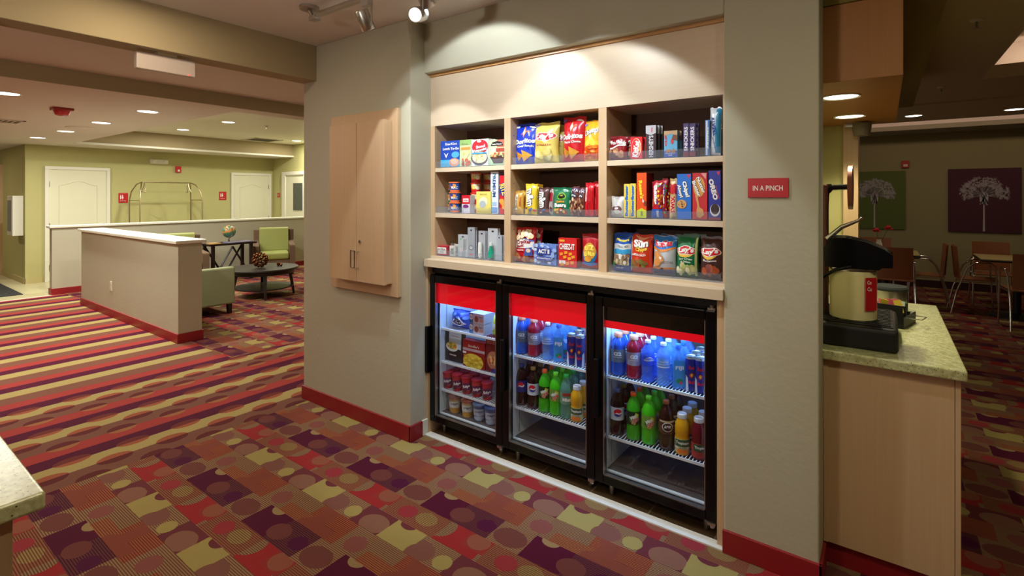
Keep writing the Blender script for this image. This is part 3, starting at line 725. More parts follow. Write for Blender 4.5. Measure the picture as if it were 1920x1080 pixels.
# ---- glass door coolers
CX = [(-2.392, -1.803), (-1.800, -1.207), (-1.204, -.608)]
SHELVES = [(.679, .462, .279), (.612, .308), (.612, .300)]
WORDS = ['left', 'middle', 'right']
redlit = mat('red_header', srgb(225, 0, 22), .4, emit=(0.75, 0.0, 0.01, 1), estr=.55)
for ci, (x0, x1) in enumerate(CX):
    lab = ['left glass-door cooler stocked with frozen meals and ice cream cups', 'middle glass-door cooler stocked with drinks, empty at the bottom', 'right glass-door cooler with a narrower red header stripe'][ci]
    t = thing('beverage_cooler', lab, 'cooler', ((x0 + x1) / 2, 2.42, 0), 0, 'glass-door coolers'); w = (x1 - x0) / 2
    q = MB(); q.box(-w, -w + .022, 0, .58, .085, 1.04, 0); q.box(w - .022, w, 0, .58, .085, 1.04, 0); q.box(-w, w, 0, .58, 1.015, 1.04, 0); q.box(-w, w, 0, .58, .085, .115, 0); q.box(-w, w, .56, .58, .085, 1.04, 0)
    q.build('cabinet', M['black'], t, bevel=.002)
    q = MB(); iw = w - .022; q.box(-iw, -iw + .012, .012, .56, .115, 1.015); q.box(iw - .012, iw, .012, .56, .115, 1.015); q.box(-iw, iw, .012, .56, 1.003, 1.015); q.box(-iw, iw, .012, .56, .115, .125); 
    q.build('liner', M['coolwhite'], t)
    q = MB(); q.box(-iw + .012, iw - .012, .545, .56, .125, 1.003); q.box(-iw + .012, iw - .012, .03, .545, .125, .127); q.build('back_liner', M['linerback'], t)  # dark sheets on back and floor carry the shade in their colour
    for s in (-1, 1):
        q = MB(); q.box(s * (iw - .0125) - .001, s * (iw - .0125) + .001, .07, .080, .14, .98); q.build('shelf_rail', mat('rail_grey', srgb(170, 176, 184), .4), t)
    d = MB(); fw = .046
    d.box(-w, -w + fw, -.048, -.002, .085, 1.035); d.box(w - fw, w, -.048, -.002, .085, 1.035); d.box(-w + fw, w - fw, -.048, -.002, .985, 1.035); d.box(-w + fw, w - fw, -.048, -.002, .085, .130)
    dd = d.build('door', M['black'], t, bevel=.006, seg=3)
    g = MB(); g.box(-w + fw, w - fw, -.030, -.026, .130, .985); g.build('glass_pane', M['glass'], dd)
    g = MB()
    for s in (-1, 1): g.box(s * (w - fw) - .004 * (s > 0), s * (w - fw) + .004 * (s < 0), -.046, -.026, .13, .985)
    g.box(-w + fw, w - fw, -.046, -.026, .130, .134); g.build('inner_trim', M['steel'], dd)
    g = MB()
    if ci < 2: g.box(-w + fw + .004, w - fw - .004, -.024, -.018, .852, .985); g.build('red_header', redlit, dd)
    else:
        g.box(-w + fw + .004, w - fw - .004, -.024, -.018, .911, .985); g.build('black_header', M['black'], dd)
        g = MB(); g.box(-w + fw + .004, w - fw - .004, -.024, -.018, .874, .911); g.build('red_header', redlit, dd)
    hx = -w if ci == 0 else -w + .006
    h = MB(); h.box(hx - .022, hx + .006, -.075, -.03, .40, .70) if ci == 0 else h.box(hx, hx + .024, -.078, -.048, .42, .72); h.build('handle', M['black'], dd, bevel=.005)
    h = MB(); h.box(w - .035, w - .003, -.05, -.01, 1.035, 1.045); h.cyl((w - .02, -.03, 1.04), (w - .02, -.03, 1.055), .009); h.build('hinge', M['steel'], t)
    h = MB(); h.box(w - .035, w - .003, -.05, -.01, .072, .085); h.cyl((w - .02, -.03, .055), (w - .02, -.03, .08), .009); h.build('hinge', M['steel'], t)
    for zz in SHELVES[ci]:
        q = MB()
        for k in range(int(2 * (iw - .016) / .0165)):
            x = -iw + .018 + k * .0165; q.box(x - .0018, x + .0018, .03, .53, zz - .004, zz)
        for y in (.028, .20, .38, .53): q.box(-iw + .014, iw - .014, y - .003, y + .003, zz - .010, zz - .004)
        q.box(-iw + .014, iw - .014, .022, .027, zz - .012, zz + .001)
        q.build('wire_shelf', M['wire'], t)
    for sx in (-1, 1):
        for sy in (.03, .53):
            q = MB(); q.lathe([(.011, 0), (.013, .004), (.017, .085)], c=(sx * (w - .06), sy, 0.002), seg=14); q.build('leg', M['steel'], t)
    q = MB(); q.box(-iw + .03, iw - .03, .018, .032, .988, 1.002); q.build('interior_lamp', mat('cooler_tube', (1, 1, 1, 1), .5, emit=(.45, .7, 1, 1), estr=6), t)
    xc = (x0 + x1) / 2
    light('AREA', (xc, 2.465, .985), (2.6, 3.6, 4.6)[ci], (.22, .50, 1.0), rot=(math.radians(32), 0, 0), shape='RECTANGLE', size=.46, size_y=.05)
    light('AREA', (xc, 2.75, .998), (.25, .4, .5)[ci], (.22, .50, 1.0), shape='RECTANGLE', size=.46, size_y=.3)

# ---- beverage counter at right
def counter(label, x0, x1, y0, y1, over, end):
    t = thing('beverage_counter', label, 'counter', (0, 0, 0))
    q = MB(); q.box(x0 + .0, x1, y0, y1, .87, .91); q.build('worktop', M['quartz'], t, bevel=.007, seg=3); return t
t = counter('maple beverage counter with pale stone top behind the pillar', -.53, .243, 2.47, 3.85, .03, 1)
q = MB(); q.box(-.2, .21, 2.51, 3.80, .10, .87); q.build('end_panel', M['maple'], t, bevel=.001)
q = MB(); q.box(.2115, .228, 2.51, 3.80, .0, .87); q.build('side_stile', M['maple'], t, bevel=.001)
q = MB(); q.box(-.209, -.192, 2.505, 2.52, .10, .87); q.build('filler_strip', M['maple'], t, bevel=.001)
q = MB(); q.box(-.5, .2, 2.535, 3.8, 0, .10); q.build('toe_kick', M['base'], t)
t = thing('front_counter', 'speckled stone counter corner at the lower left photo edge', 'counter', (0, 0, 0))
q = MB(); q.box(-3.0, -1.465, -1.6, .30, .872, .91); q.build('worktop', M['quartz'], t, bevel=.007, seg=3)
q = MB(); q.box(-3.0, -1.55, -1.6, .262, 0.0, .872); q.build('cabinet', M['maple'], t, bevel=.001)
# ------------------------------------------------------------------ lobby furniture
def rbox(name, m, parent, b, bev=.03, seg=3):
    q = MB(); q.box(*b); return q.build(name, m, parent, bevel=bev, seg=seg)
def armchair(label, loc, rz):
    t = thing('armchair', label, 'armchair', loc, rz, 'lobby armchairs')      # faces -y
    q = MB(); q.box(-.37, .37, .24, .37, .12, .86); q.build('back_shell', M['brownfab'], t, bevel=.02)
    for s in (-1, 1):
        pr = [(-.36, .14), (.30, .14), (.30, .66), (.10, .60), (-.36, .58)]
        q = MB(); q.prism(pr, 'x', s * .37, s * .27); q.build('arm', M['brownfab'], t, bevel=.025, seg=3)
    q = MB(); q.box(-.27, .27, -.34, .24, .14, .30); q.build('base_rail', M['brownfab'], t, bevel=.01)
    rbox('seat_cushion', M['greenleather'], t, (-.265, .265, -.37, .20, .30, .44), .04)
    q = MB(); q.prism([(.10, .42), (.24, .42), (.25, .90), (.17, .90)], 'x', -.265, .265); q.build('back_cushion', M['greenleather'], t, bevel=.035, seg=3)
    for sx in (-1, 1):
        for sy in (-.31, .31):
            q = MB(); q.cyl((sx * .32, sy, 0), (sx * .32, sy, .15), .018, .028, 8); q.build('leg', M['darkwood'], t)
    return t
a1 = armchair('green and brown armchair facing the camera against the far half wall', (-9.85, 5.45, 0), math.radians(62))
dup(a1, (-9.62, 3.66, 0), math.radians(80), 'green and brown armchair mostly hidden behind the near half wall')
# sofa end seen past the half wall
t = thing('sofa', 'sage green low sofa seen from its arm end beside the near half wall', 'sofa', (-7.75, 2.92, 0), PI)
for s in (-1, 1):
    rbox('arm', M['greenfab'], t, (s * .85, s * .73, -.37, .38, .13, .61), .022)
rbox('back_rest', M['greenfab'], t, (-.73, .73, .20, .38, .13, .60), .03)
rbox('seat_cushion', M['greenleather'], t, (-.72, 0, -.37, .20, .28, .44), .04); rbox('seat_cushion', M['greenleather'], t, (0, .72, -.37, .20, .28, .44), .04)
rbox('base_rail', M['greenfab'], t, (-.73, .73, -.36, .36, .13, .28), .01)
for sx in (-1, 1):
    for sy in (-.32, .33):
        q = MB(); q.prism([(-.03, .13), (.03, .13), (.02, 0), (-.02, 0)], 'y', -.025, .025); q.build('leg', M['darkwood'], t, loc=(sx * .79, sy, 0))
# coffee table
t = thing('coffee_table', 'dark round coffee table with a lower shelf in the lobby seating area', 'table', (-7.75, 4.12, 0), .35)
q = MB(); q.lathe([(.47, 0), (.50, .012), (.50, .028), (.49, .038)], c=(0, 0, .405), seg=40); q.build('tabletop', M['darkwood'], t)
q = MB(); q.lathe([(.40, 0), (.42, .008), (.42, .022)], c=(0, 0, .13), seg=36); q.build('lower_shelf', M['darkwood'], t)
for k in range(4):
    a = PI / 4 + k * PI / 2; q = MB(); cx, cy = math.cos(a), math.sin(a)
    q.tube([(cx * .36, cy * .36, .405), (cx * .40, cy * .40, .20), (cx * .43, cy * .43, 0)], [.036, .03, .022], 4); q.build('leg', M['darkwood'], t)
q = MB(); q.lathe([(.44, 0), (.44, .05)], c=(0, 0, .355), seg=36, caps=False); q.build('apron', M['darkwood'], t)
bronze = mat('bronze_ball', srgb(120, 70, 44), .12, 1.0)
q = MB(); rr = random.Random(3)
for k in range(46):
    z = 1 - 2 * (k + .5) / 46; a = k * 2.39996; s = math.sqrt(1 - z * z); q.sphere((.10 * s * math.cos(a), .10 * s * math.sin(a), .10 * z), .021, seg=10)
tag(q.build('ball_sculpture', bronze, loc=(-7.72, 4.05, .443 + .12)), 'shiny bronze ball cluster ornament on the round coffee table', 'ornament')
q = MB(); q.sphere((0, 0, .028), .028, seg=12); q.sphere((.06, .01, .022), .022, seg=12); tag(q.build('small_ornament', bronze, loc=(-7.68, 4.32, .443)), 'small pair of dark metal balls beside the bronze cluster', 'ornament')
# side table and what stands on it
t = thing('console_table', 'dark side table with crossed supports between the lobby armchairs', 'table', (-9.75, 4.52, 0), PI / 2)
q = MB(); q.box(-.42, .42, -.22, .22, .65, .685); q.build('tabletop', M['darkwood'], t, bevel=.008)
for sx in (-1, 1):
    for sy in (-1, 1): rbox('leg', M['darkwood'], t, (sx * .36, sx * .31, sy * .19, sy * .14, 0, .65), .003)
for s in (-1, 1):
    q = MB(); q.tube([(s * .33, -.165, .05), (0, -.165, .62)], .018, 4); q.build('cross_brace', M['darkwood'], t)
    q = MB(); q.tube([(s * .33, .165, .62), (0, .165, .05)], .018, 4); q.build('cross_brace', M['darkwood'], t)
t = thing('desk_globe', 'small antique-coloured globe on the lobby side table', 'globe', (-9.72, 4.52, .685))
q = MB(); q.lathe([(.055, 0), (.055, .008), (.02, .02), (.010, .035), (.008, .075)], seg=20); q.build('stand', M['darkwood'], t)
gm = bpy.data.materials.new('globe_map'); gm.use_nodes = True; g = NG(gm); tc = g.n('ShaderNodeTexCoord'); nz = g.n('ShaderNodeTexNoise'); nz.inputs['Scale'].default_value = 11
g.link(tc.outputs['Object'], nz.inputs['Vector']); gm.node_tree.links.new(g.mix(g.math('GREATER_THAN', nz.outputs['Fac'], .52), srgb(70, 118, 92), srgb(190, 130, 70)), gm.node_tree.nodes['Principled BSDF'].inputs['Base Color'])
gm.node_tree.nodes['Principled BSDF'].inputs['Roughness'].default_value = .25
q = MB(); q.sphere((0, 0, .20), .115, seg=28); q.build('sphere', gm, t)
q = MB(); q.tube([(.124 * math.sin(a * .3), 0, .20 - .124 * math.cos(a * .3)) for a in range(0, 11)], .005, 6); q.build('meridian_arm', M['chrome'], t)
for k, (lb, c, x, y, w, d, h) in enumerate((('pale blue-grey magazines fanned on the side table by the globe', (120, 116, 140), -9.60, 4.62, .22, .42, .018), ('gold-edged book at the left end of the side table', (186, 150, 96), -9.58, 4.19, .18, .16, .022))):
    q = MB(); q.box(-w / 2, w / 2, -d / 2, d / 2, 0, h); tag(q.build('magazine' if k == 0 else 'book', pk(c), loc=(x, y, .686), rot=(0, 0, .05), bevel=.002), lb, 'magazine' if k == 0 else 'book')
# luggage cart
t = thing('luggage_cart', 'chrome birdcage luggage cart parked before the lobby back wall', 'luggage cart', (-11.5, 4.16, 0), PI / 2)
L, Wd = .54, .27
q = MB(); q.box(-L, L, -Wd, Wd, .17, .21); q.build('deck', mat('cart_carpet', srgb(90, 30, 34), .9), t, bevel=.01)
cart = mat('satin_bronze_metal', srgb(176, 160, 128), .35, 1.0)
for s in (-1, 1):
    pts = [(s * L, -Wd, .21), (s * L, -Wd, 1.45), (s * (L - .02), -Wd * .85, 1.62), (s * (L - .07), -Wd * .45, 1.76), (s * (L - .12), 0, 1.80), (s * (L - .07), Wd * .45, 1.76), (s * (L - .02), Wd * .85, 1.62), (s * L, Wd, 1.45), (s * L, Wd, .21)]
    q = MB(); q.tube(pts, .0115, 10); q.build('end_hoop', cart, t)
    for z in (1.45, .62): q = MB(); q.tube([(s * L, -Wd, z), (s * L, Wd, z)], .009, 8); q.build('cross_rail', cart, t)
    for y in (-.12, 0, .12): q = MB(); q.tube([(s * L, y, .21), (s * L, y, .62)], .007, 8); q.build('baluster', cart, t)
    for y in (-1, 1):
        q = MB(); q.cyl((s * (L - .08), y * (Wd - .04) - .02, .075), (s * (L - .08), y * (Wd - .04) + .02, .075), .075, seg=20); q.build('wheel', M['blackmatte'], t)
        q = MB(); q.tube([(s * (L - .16), 0, 1.80), (s * (L - .16), y * .05, 1.70), (s * (L - .13), y * .08, 1.60), (s * (L - .16), y * .10, 1.62)], .007, 8); q.build('garment_hook', cart, t)
q = MB(); q.tube([(-(L - .12), 0, 1.80), (L - .12, 0, 1.80)], .0115, 10); q.build('top_rail', cart, t)

# ------------------------------------------------------------------ dining room
def picture(label, loc, w, h, bgm, dark):
    t = thing('dandelion_picture', label, 'picture', loc, 0, 'dandelion pictures')
    q = MB(); q.box(-w / 2, w / 2, -.035, 0, 0, h); q.build('canvas', bgm, t, bevel=.004)
    rr = random.Random(5 if dark else 9); q = MB(); cx, cy = 0, .58 * h
    W_ = 0
    def strip(x0, z0, x1, z1, wd, off=.0365):
        d = Vector((x1 - x0, z1 - z0)); n = Vector((-d.y, d.x)).normalized() * wd
        q.add([(x0 + n.x, -off, z0 + n.y), (x0 - n.x, -off, z0 - n.y), (x1 - n.x * .6, -off, z1 - n.y * .6), (x1 + n.x * .6, -off, z1 + n.y * .6)], [(0, 1, 2, 3)])
    strip(cx, 0.02, cx, .56 * h, .013)
    for k in range(14): strip(cx + rr.uniform(-.05, .05), .42 * h + rr.uniform(0, .04), cx + rr.uniform(-.05, .05), .62 * h, .006, .0368)
    q.add([(cx - .055, -.0366, .60 * h), (cx - .05, -.0366, .48 * h), (cx + .05, -.0366, .48 * h), (cx + .055, -.0366, .60 * h), (cx, -.0366, .65 * h)], [(0, 1, 2, 3, 4)])
    for k in range(210):
        a = rr.uniform(-.35, PI + .35); r = rr.uniform(.12, .27) ; px_, pz = cx + r * 1.05 * math.cos(a), cy + .02 + r * .95 * math.sin(a)
        if r < .2 or k % 3 == 0: strip(cx + .05 * math.cos(a), cy + .05 * math.sin(a), px_, pz, .0012, .0372)
        for j in range(7):
            b = a + rr.uniform(-1.3, 1.3); l = rr.uniform(.02, .045); strip(px_, pz, px_ + l * math.cos(b), pz + l * math.sin(b), .0022, .037 + .0001 * j)
    q.build('seed_head_print', mat('grey_print', srgb(186, 182, 186), .8), t); return t
picture('green canvas picture with a white dandelion on the dining room wall', (-.15, 11.1, .96), .87, 1.01, mat('green_canvas', srgb(96, 114, 50), .7), 0)
picture('maroon canvas picture with a white dandelion on the dining room wall', (1.28, 11.1, .95), .87, 1.03, mat('maroon_canvas', srgb(80, 36, 52), .7), 1)
def dtable(label, loc):
    t = thing('dining_table', label, 'table', loc, 0, 'dining tables')
    q = MB(); q.box(-.38, .38, -.35, .35, .732, .75); q.build('tabletop', M['tabletop'], t, bevel=.006)
    q = MB(); q.box(-.385, .385, -.355, .355, .712, .732); q.build('edge_band', M['blackmatte'], t, bevel=.004)
    q = MB(); q.cyl((0, 0, .02), (0, 0, .712), .04); q.build('column', M['blackmatte'], t)
    q = MB(); q.lathe([(.28, 0), (.27, .015), (.06, .04)], seg=30); q.build('base', M['blackmatte'], t); return t
T1 = dtable('dining table with red flowers, below the green picture', (0.0, 9.08, 0))
dup(T1, (1.36, 9.05, 0), 0, 'dining table at the right, below the maroon picture')
def dchair(label, loc, rz):
    t = thing('dining_chair', label, 'chair', loc, rz, 'dining chairs')       # faces -y; back at +y
    q = MB(); pr = [(.20, .50), (.215, .88), (.228, .88), (.214, .49)]
    vs = []; 
    for zi in range(6):
        z = .47 + .41 * zi / 5
        for xi in range(7):
            x = -.20 + .40 * xi / 6; vs.append((x, .20 + .03 * zi / 5 - .035 * (abs(x) / .2) ** 2 + .0, z))
    n = len(vs); vs += [(a, b + .012, c) for a, b, c in vs]; fs = []
    for zi in range(5):
        for xi in range(6):
            i = zi * 7 + xi; fs.append((i, i + 1, i + 8, i + 7)); fs.append((n + i, n + i + 7, n + i + 8, n + i + 1))
    edge = [i for i in range(7)] + [7 * k + 6 for k in range(1, 6)] + [35 + i for i in range(5, -1, -1)] + [7 * k for k in range(4, 0, -1)]
    for a, b in zip(edge, edge[1:] + edge[:1]): fs.append((a, n + a, n + b, b))
    q.add(vs, fs, 0, True); q.build('backrest', M['ply'], t)
    q = MB(); q.box(-.20, .20, -.22, .19, .445, .46); q.build('seat', M['ply'], t, bevel=.006)
    for s in (-1, 1):
        q = MB(); q.tube([(s * .23, -.20, 0), (s * .225, -.19, .30), (s * .22, -.17, .64), (s * .22, -.13, .68), (s * .22, .02, .68)], .0105, 10); q.build('front_leg', M['chrome'], t)
        q = MB(); q.tube([(s * .23, .26, 0), (s * .22, .20, .30), (s * .215, .10, .60), (s * .22, .02, .68)], .0105, 10); q.build('rear_leg', M['chrome'], t)
        q = MB(); q.tube([(s * .215, -.19, .435), (s * .21, .19, .435)], .009, 8); q.build('side_rail', M['chrome'], t)
    return t
c0 = dchair('dining chair with its back to the camera at the left table', (.09, 8.42, 0), PI)
dup(c0, (1.36, 8.32, 0), PI + .1, 'dining chair with its back to the camera at the right table')
dup(c0, (-.12, 9.75, 0), 0, 'dining chair on the far side of the left table')
dup(c0, (1.22, 9.75, 0), 0, 'dining chair on the far side of the right table')
dup(c0, (.46, 9.15, 0), PI / 2 + PI, 'dining chair at the right end of the left table')
dup(c0, (.96, 9.05, 0), PI / 2, 'dining chair at the left end of the right table')
t = thing('flower_vase', 'white vase with two red flowers on the left dining table', 'vase', (-.07, 9.0, .75))
q = MB(); q.lathe([(.03, 0), (.045, .03), (.04, .10), (.028, .15), (.032, .17)], seg=20, caps=False); q.lathe([(.001, 0), (.03, 0)], seg=20, caps=False); q.build('vase_body', M['white'], t)
for k, (x, z) in enumerate(((-.03, .30), (.11, .34))):
    q = MB(); q.tube([(0, 0, .02), (x * .4, 0, .18), (x, 0, z)], .003, 6); st = q.build('stem', pk((60, 90, 40)), t)
    q = MB()
    for j in range(14): a = j * 2.4; r = .012 + .002 * j; q.sphere((x + r * math.cos(a), r * math.sin(a), z + .02 * math.sin(j * 1.3)), .018, seg=8, sz=.6)
    q.build('blossom', pk((206, 22, 40)), st)
# canister on the counter, condiment rack, coffee rack, airpot
t = thing('ice_bucket', 'steel canister with a flat dark lid at the back of the coffee counter', 'canister', (.02, 3.52, .91))
q = MB(); q.lathe([(.075, 0), (.078, .01), (.078, .12)], seg=32); q.build('body', M['steel'], t)
q = MB(); q.lathe([(.084, .0), (.086, .012), (.08, .022)], c=(0, 0, .118), seg=32); q.build('lid', M['darkgrey'], t)
q = MB(); q.lathe([(.082, 0), (.082, .05)], seg=32, c=(0, 0, 0)); q.build('base_band', M['blackmatte'], t)
t = thing('condiment_rack', 'black rack of sugar packets on the coffee counter', 'rack', (.035, 3.18, .91), -.25)
q = MB()
for k in range(3):
    y = -.10 + .07 * k; z = .09 - .035 * k
    q.box(-.06, .06, y, y + .005, 0, z + .02); q.box(-.06, .06, y + .06, y + .065, 0, z + .01)
q.box(-.06, .06, -.10, .115, 0, .006); q.box(-.064, -.06, -.10, .115, 0, .055); q.box(.06, .064, -.10, .115, 0, .055); q.build('tray', M['blackmatte'], t, bevel=.001)
q = MB(); q.tube([(.064, -.04, .045), (.12, -.04, .045), (.12, .05, .045), (.064, .05, .045)], .0028, 6); q.build('wire_handle', M['chrome'], t)
rr = random.Random(4)
for k, c in enumerate([(206, 90, 130)] * 3 + [(222, 190, 60)] * 3 + [(200, 200, 196)] * 3 + [(90, 160, 40)] * 3 + [(150, 110, 90)] * 3):
    x = -.045 + .024 * (k % 4) + rr.uniform(-.004, .004); y = -.085 + .07 * (k // 6) + .012 * (k % 3)
    q = MB(); q.box(-.016, .016, -.0012, .0012, 0, .062)
    tag(q.build('condiment_packet', pk(c), loc=(x + .035, y + 3.18, .945 + .03 * (2 - k // 6) * .6), rot=(rr.uniform(-.3, .3), rr.uniform(-.25, .25), rr.uniform(-.4, .4))),
        '%s %s condiment packet standing in the black rack' % (('left', 'middle', 'right')[k % 3], ('pink', 'yellow', 'white', 'green', 'brown')[k // 3]), 'packet', 'condiment packets')
t = thing('airpot_rack', 'black coffee rack with tall arm and round disc on the counter', 'rack', (0, 0, 0))
q = MB(); q.box(-.42, .045, 2.56, 3.02, .911, 1.005); q.build('drip_tray_base', M['blackmatte'], t, bevel=.016, seg=4)
q = MB(); q.box(-.39, .028, 2.60, 3.0, 1.004, 1.009); q.build('tray_rim', M['black'], t, bevel=.002)
q = MB()
for k in range(12): q.box(-.38, .02, 2.62 + k * .032, 2.63 + k * .032, 1.009, 1.012)
q.build('drip_grate', M['blackmatte'], t)
q = MB(); q.tube([(-.225, 2.80, 1.0), (-.225, 2.80, 1.50), (-.222, 2.80, 1.56), (-.20, 2.80, 1.585), (-.135, 2.80, 1.588)], .013, 8); q.build('arm', M['black'], t)
q = MB(); q.box(-.34, -.215, 2.76, 2.84, 1.0, 1.60); q.build('back_column', pk((92, 40, 30)), t, bevel=.006)
q = MB(); q.cyl((-.135, 2.80, 1.585), (-.118, 2.80, 1.585), .10, seg=40); q.build('sign_disc', pk((150, 86, 66)), t)
q = MB(); q.box(-.36, -.20, 2.79, 2.80, 1.588, 1.602); q.build('top_bar', M['black'], t)
t = thing('airpot', 'cream airpot with black pump lid and red tag on the coffee rack', 'airpot', (-.115, 2.72, 1.009))
cream = mat('cream_enamel', srgb(226, 214, 158), .3)
q = MB(); q.lathe([(.082, 0), (.088, .006), (.088, .208), (.084, .216), (.07, .225)], seg=40); q.build('body', cream, t)
q = MB(); q.lathe([(.086, 0), (.087, .008), (.086, .012)], c=(0, 0, .212), seg=40); q.build('collar', M['chrome'], t)
q = MB()
pr = [(-.10, .225), (.095, .225), (.105, .235), (.142, .238), (.142, .290), (.115, .312), (.05, .342), (-.03, .358), (-.08, .352), (-.105, .31)]
q.prism(pr, 'y', -.078, .078); q.build('pump_lid', M['black'], t, bevel=.018, seg=4)
q = MB()
for y in (-.04, 0, .04): q.tube([(-.07, y, .355), (-.02, y, .356), (.05, y, .341), (.135, y, .296)], .004, 6)
q.build('lid_ribs', M['black'], t)
q = MB(); q.tube([(-.095, -.035, .345), (-.04, -.035, .40), (.02, -.035, .43), (.035, -.035, .445)], [.012, .010, .007, .008], 10); q.build('pump_lever', M['chrome'], t)
q = MB(); q.tube([(.0, -.088, .235), (-.06, -.082, .215), (-.115, -.03, .17), (-.13, 0, .15)], .008, 8); q.build('carry_handle', M['black'], t)
sl = Slots(); q = MB(); q.box(-.026, .026, -.004, 0, 0, .14, sl(RED)); decals(q, [('t', 'Co', .30, .86, .4, .12, WHT), ('t', 'Cu', .30, .66, .4, .12, WHT)], .052, .14, lambda u, v, o: (u, -.004 - o, v), sl)
q.build('red_tag', sl.mats, t, loc=(.066, -.066, .05), rot=(0, 0, .80))
q = MB(); q.box(-.03, .03, -.004, .004, 0, .10); o = q.build('tea_packet_box', pk((214, 196, 70)), loc=(-.10, 3.16, 1.22), rot=(0, -.25, .3), bevel=.003)
o.location = (-.165, 2.94, 1.013); o.scale = (1, 4, 4.3); tag(o, 'yellow carton standing behind the airpot on the coffee rack', 'carton')
t = thing('wall_fixture', 'small clear round fixture on top of the wooden jamb', 'fixture', (-.12, 3.97, 1.93))
q = MB(); q.cyl((0, 0, .0), (0, 0, .08), .045, .055, 20); q.build('shade', mat('smoked_plastic', srgb(130, 120, 100), .15), t)
q = MB(); q.box(-.09, 0, -.02, .02, .06, .09); q.build('bracket', M['steel'], t)
# ------------------------------------------------------------------ packages
W_, K_, R_, B_, Y_, G_, O_ = (238, 236, 230), (24, 20, 22), (200, 22, 34), (20, 50, 150), (238, 204, 60), (28, 110, 60), (236, 120, 30)
TOP, MID, BOT = 1.7315, 1.4375, 1.1595
def put(o, label, cat, x, y, z, rz=0, tilt=0, group=None):
    o.location = (x, y, z); o.rotation_euler = (tilt, 0, rz); return tag(o, label, cat, group)
def carton(name, w, d, h, col, specs, side=None, rough=.4):
    mb = MB(); sl = Slots(rough); b = min(.0015, d / 8)
    mb.box(-w / 2, w / 2, -d / 2, d / 2, 0, h, sl(col))
    if side is not None: mb.box(w / 2 - .0005, w / 2 + .0006, -d / 2 + .001, d / 2 - .001, .001, h - .001, sl(side))
    decals(mb, specs, w, h, lambda u, v, o: (u, -d / 2 - o, v), sl)
    return mb.build(name, sl.mats)
def bag(name, w, h, t, col, specs, rough=.28, seed=1, pinch=.08, top=None, crimp=.055, puff=.5):
    rr = random.Random(seed); mb = MB(); sl = Slots(rough); nu, nv = 14, 20
    ph = [rr.uniform(0, 6) for _ in range(6)]
    def half(v): return w / 2 * (1 - pinch * math.sin(PI * min(1, max(0, v))) + .01 * math.sin(9 * v + ph[0]))
    def dep(s, v):
        e = max(0, 1 - abs(s) ** 2.6) ** .7
        vv = min(1, max(0, (v - crimp * .5) / (1 - crimp * 1.5)))
        f = max(0, math.sin(PI * vv ** .8)) ** puff
        wr = 1 + .10 * math.sin(11 * v + 4 * s + ph[1]) * (1 - f * .5) + .06 * math.sin(23 * v + 9 * s + ph[2])
        return t / 2 * e * f * wr
    def fm(u, v, o):
        vn = v / h; hw = half(vn); s = max(-1, min(1, u / (w / 2)))
        return (s * hw, -dep(s, vn) - o - .0004, v + .004 * math.sin(5 * s + ph[3]) * vn)
    fr = []; bk = []
    for j in range(nv + 1):
        for i in range(nu + 1):
            u, v = -w / 2 + w * i / nu, h * j / nv; p = fm(u, v, 0); fr.append(p); bk.append((p[0], -p[1] * .9 + .0004, p[2]))
    f1 = [(j * (nu + 1) + i, j * (nu + 1) + i + 1, (j + 1) * (nu + 1) + i + 1, (j + 1) * (nu + 1) + i) for j in range(nv) for i in range(nu)]
    n = len(fr); edge = list(range(nu + 1)) + [(nu + 1) * j + nu for j in range(1, nv + 1)] + [(nu + 1) * nv + i for i in range(nu - 1, -1, -1)] + [(nu + 1) * j for j in range(nv - 1, 0, -1)]
    mb.add(fr + bk, f1 + [tuple(n + q for q in f[::-1]) for f in f1] + [(a, n + a, n + b, b) for a, b in zip(edge, edge[1:] + edge[:1])], sl(col), True)
    cr = sl(top or col)
    for k in range(3):
        z = h * (1 - crimp) + k * h * crimp / 3; mb.add([fm(-w / 2, z, .0012), fm(w / 2, z, .0012), fm(w / 2, z + .003, .0012), fm(-w / 2, z + .003, .0012)], [(0, 1, 2, 3)], cr)
    decals(mb, specs, w, h, fm, sl, su=w / nu * 1.01, sv=h / nv * 1.01, eps=.0012)
    return mb.build(name, sl.mats, sharp=60)
def fit(pl, pr, pt, Y, zb):
    """real width, centre and height of a package whose front stands at depth Y"""
    a, b = wx(pl, Y), wx(pr, Y); return (a + b) / 2, b - a, wz((pl + pr) / 2, pt, Y) - zb
BACKED = []
def place(kind, name, label, cat, box, zb, col, specs, d=.05, Y=2.425, rz=0, tilt=-.06, group=None, back=0, rough=None, **kw):
    x, w, h = fit(box[0], box[1], box[2], Y, zb)
    if kind == 'carton': o = carton(name, w, d, h, col, specs, **kw); yo = Y + d / 2; tilt = 0 if tilt == -.06 else tilt
    else: o = bag(name, w, h, d, col, specs, **kw); yo = Y + d / 2 + .005
    put(o, label, cat, x, yo, zb, rz, tilt, group)
    for k in range(back):
        c = o.copy(); C.objects.link(c); c.location = (x + .008 * (k + 1), yo + (d + .006) * (k + 1), zb)
        c['label'] = ' '.join(label.split(' on the ')[0].split(' at the ')[0].split(' of the ')[-1].split(',')[0].split()[:10]) + (', just behind', ', third back')[k]
        c['group'] = group or ('row of ' + label.split(' on the ')[0]); o['group'] = c['group']
    return o
def chips(u, v, s, c, n=3):
    r = []
    for k in range(n):
        a = k * 2.1 + .4; cu, cv = u + .12 * s * math.cos(a), v + .06 * s * math.sin(a)
        r.append(('p', [(cu + .16 * s * math.cos(a + q * 2.1), cv + .10 * s * math.sin(a + q * 2.1)) for q in range(3)], c if k % 2 else tuple(min(255, q + 18) for q in c)))
    return r
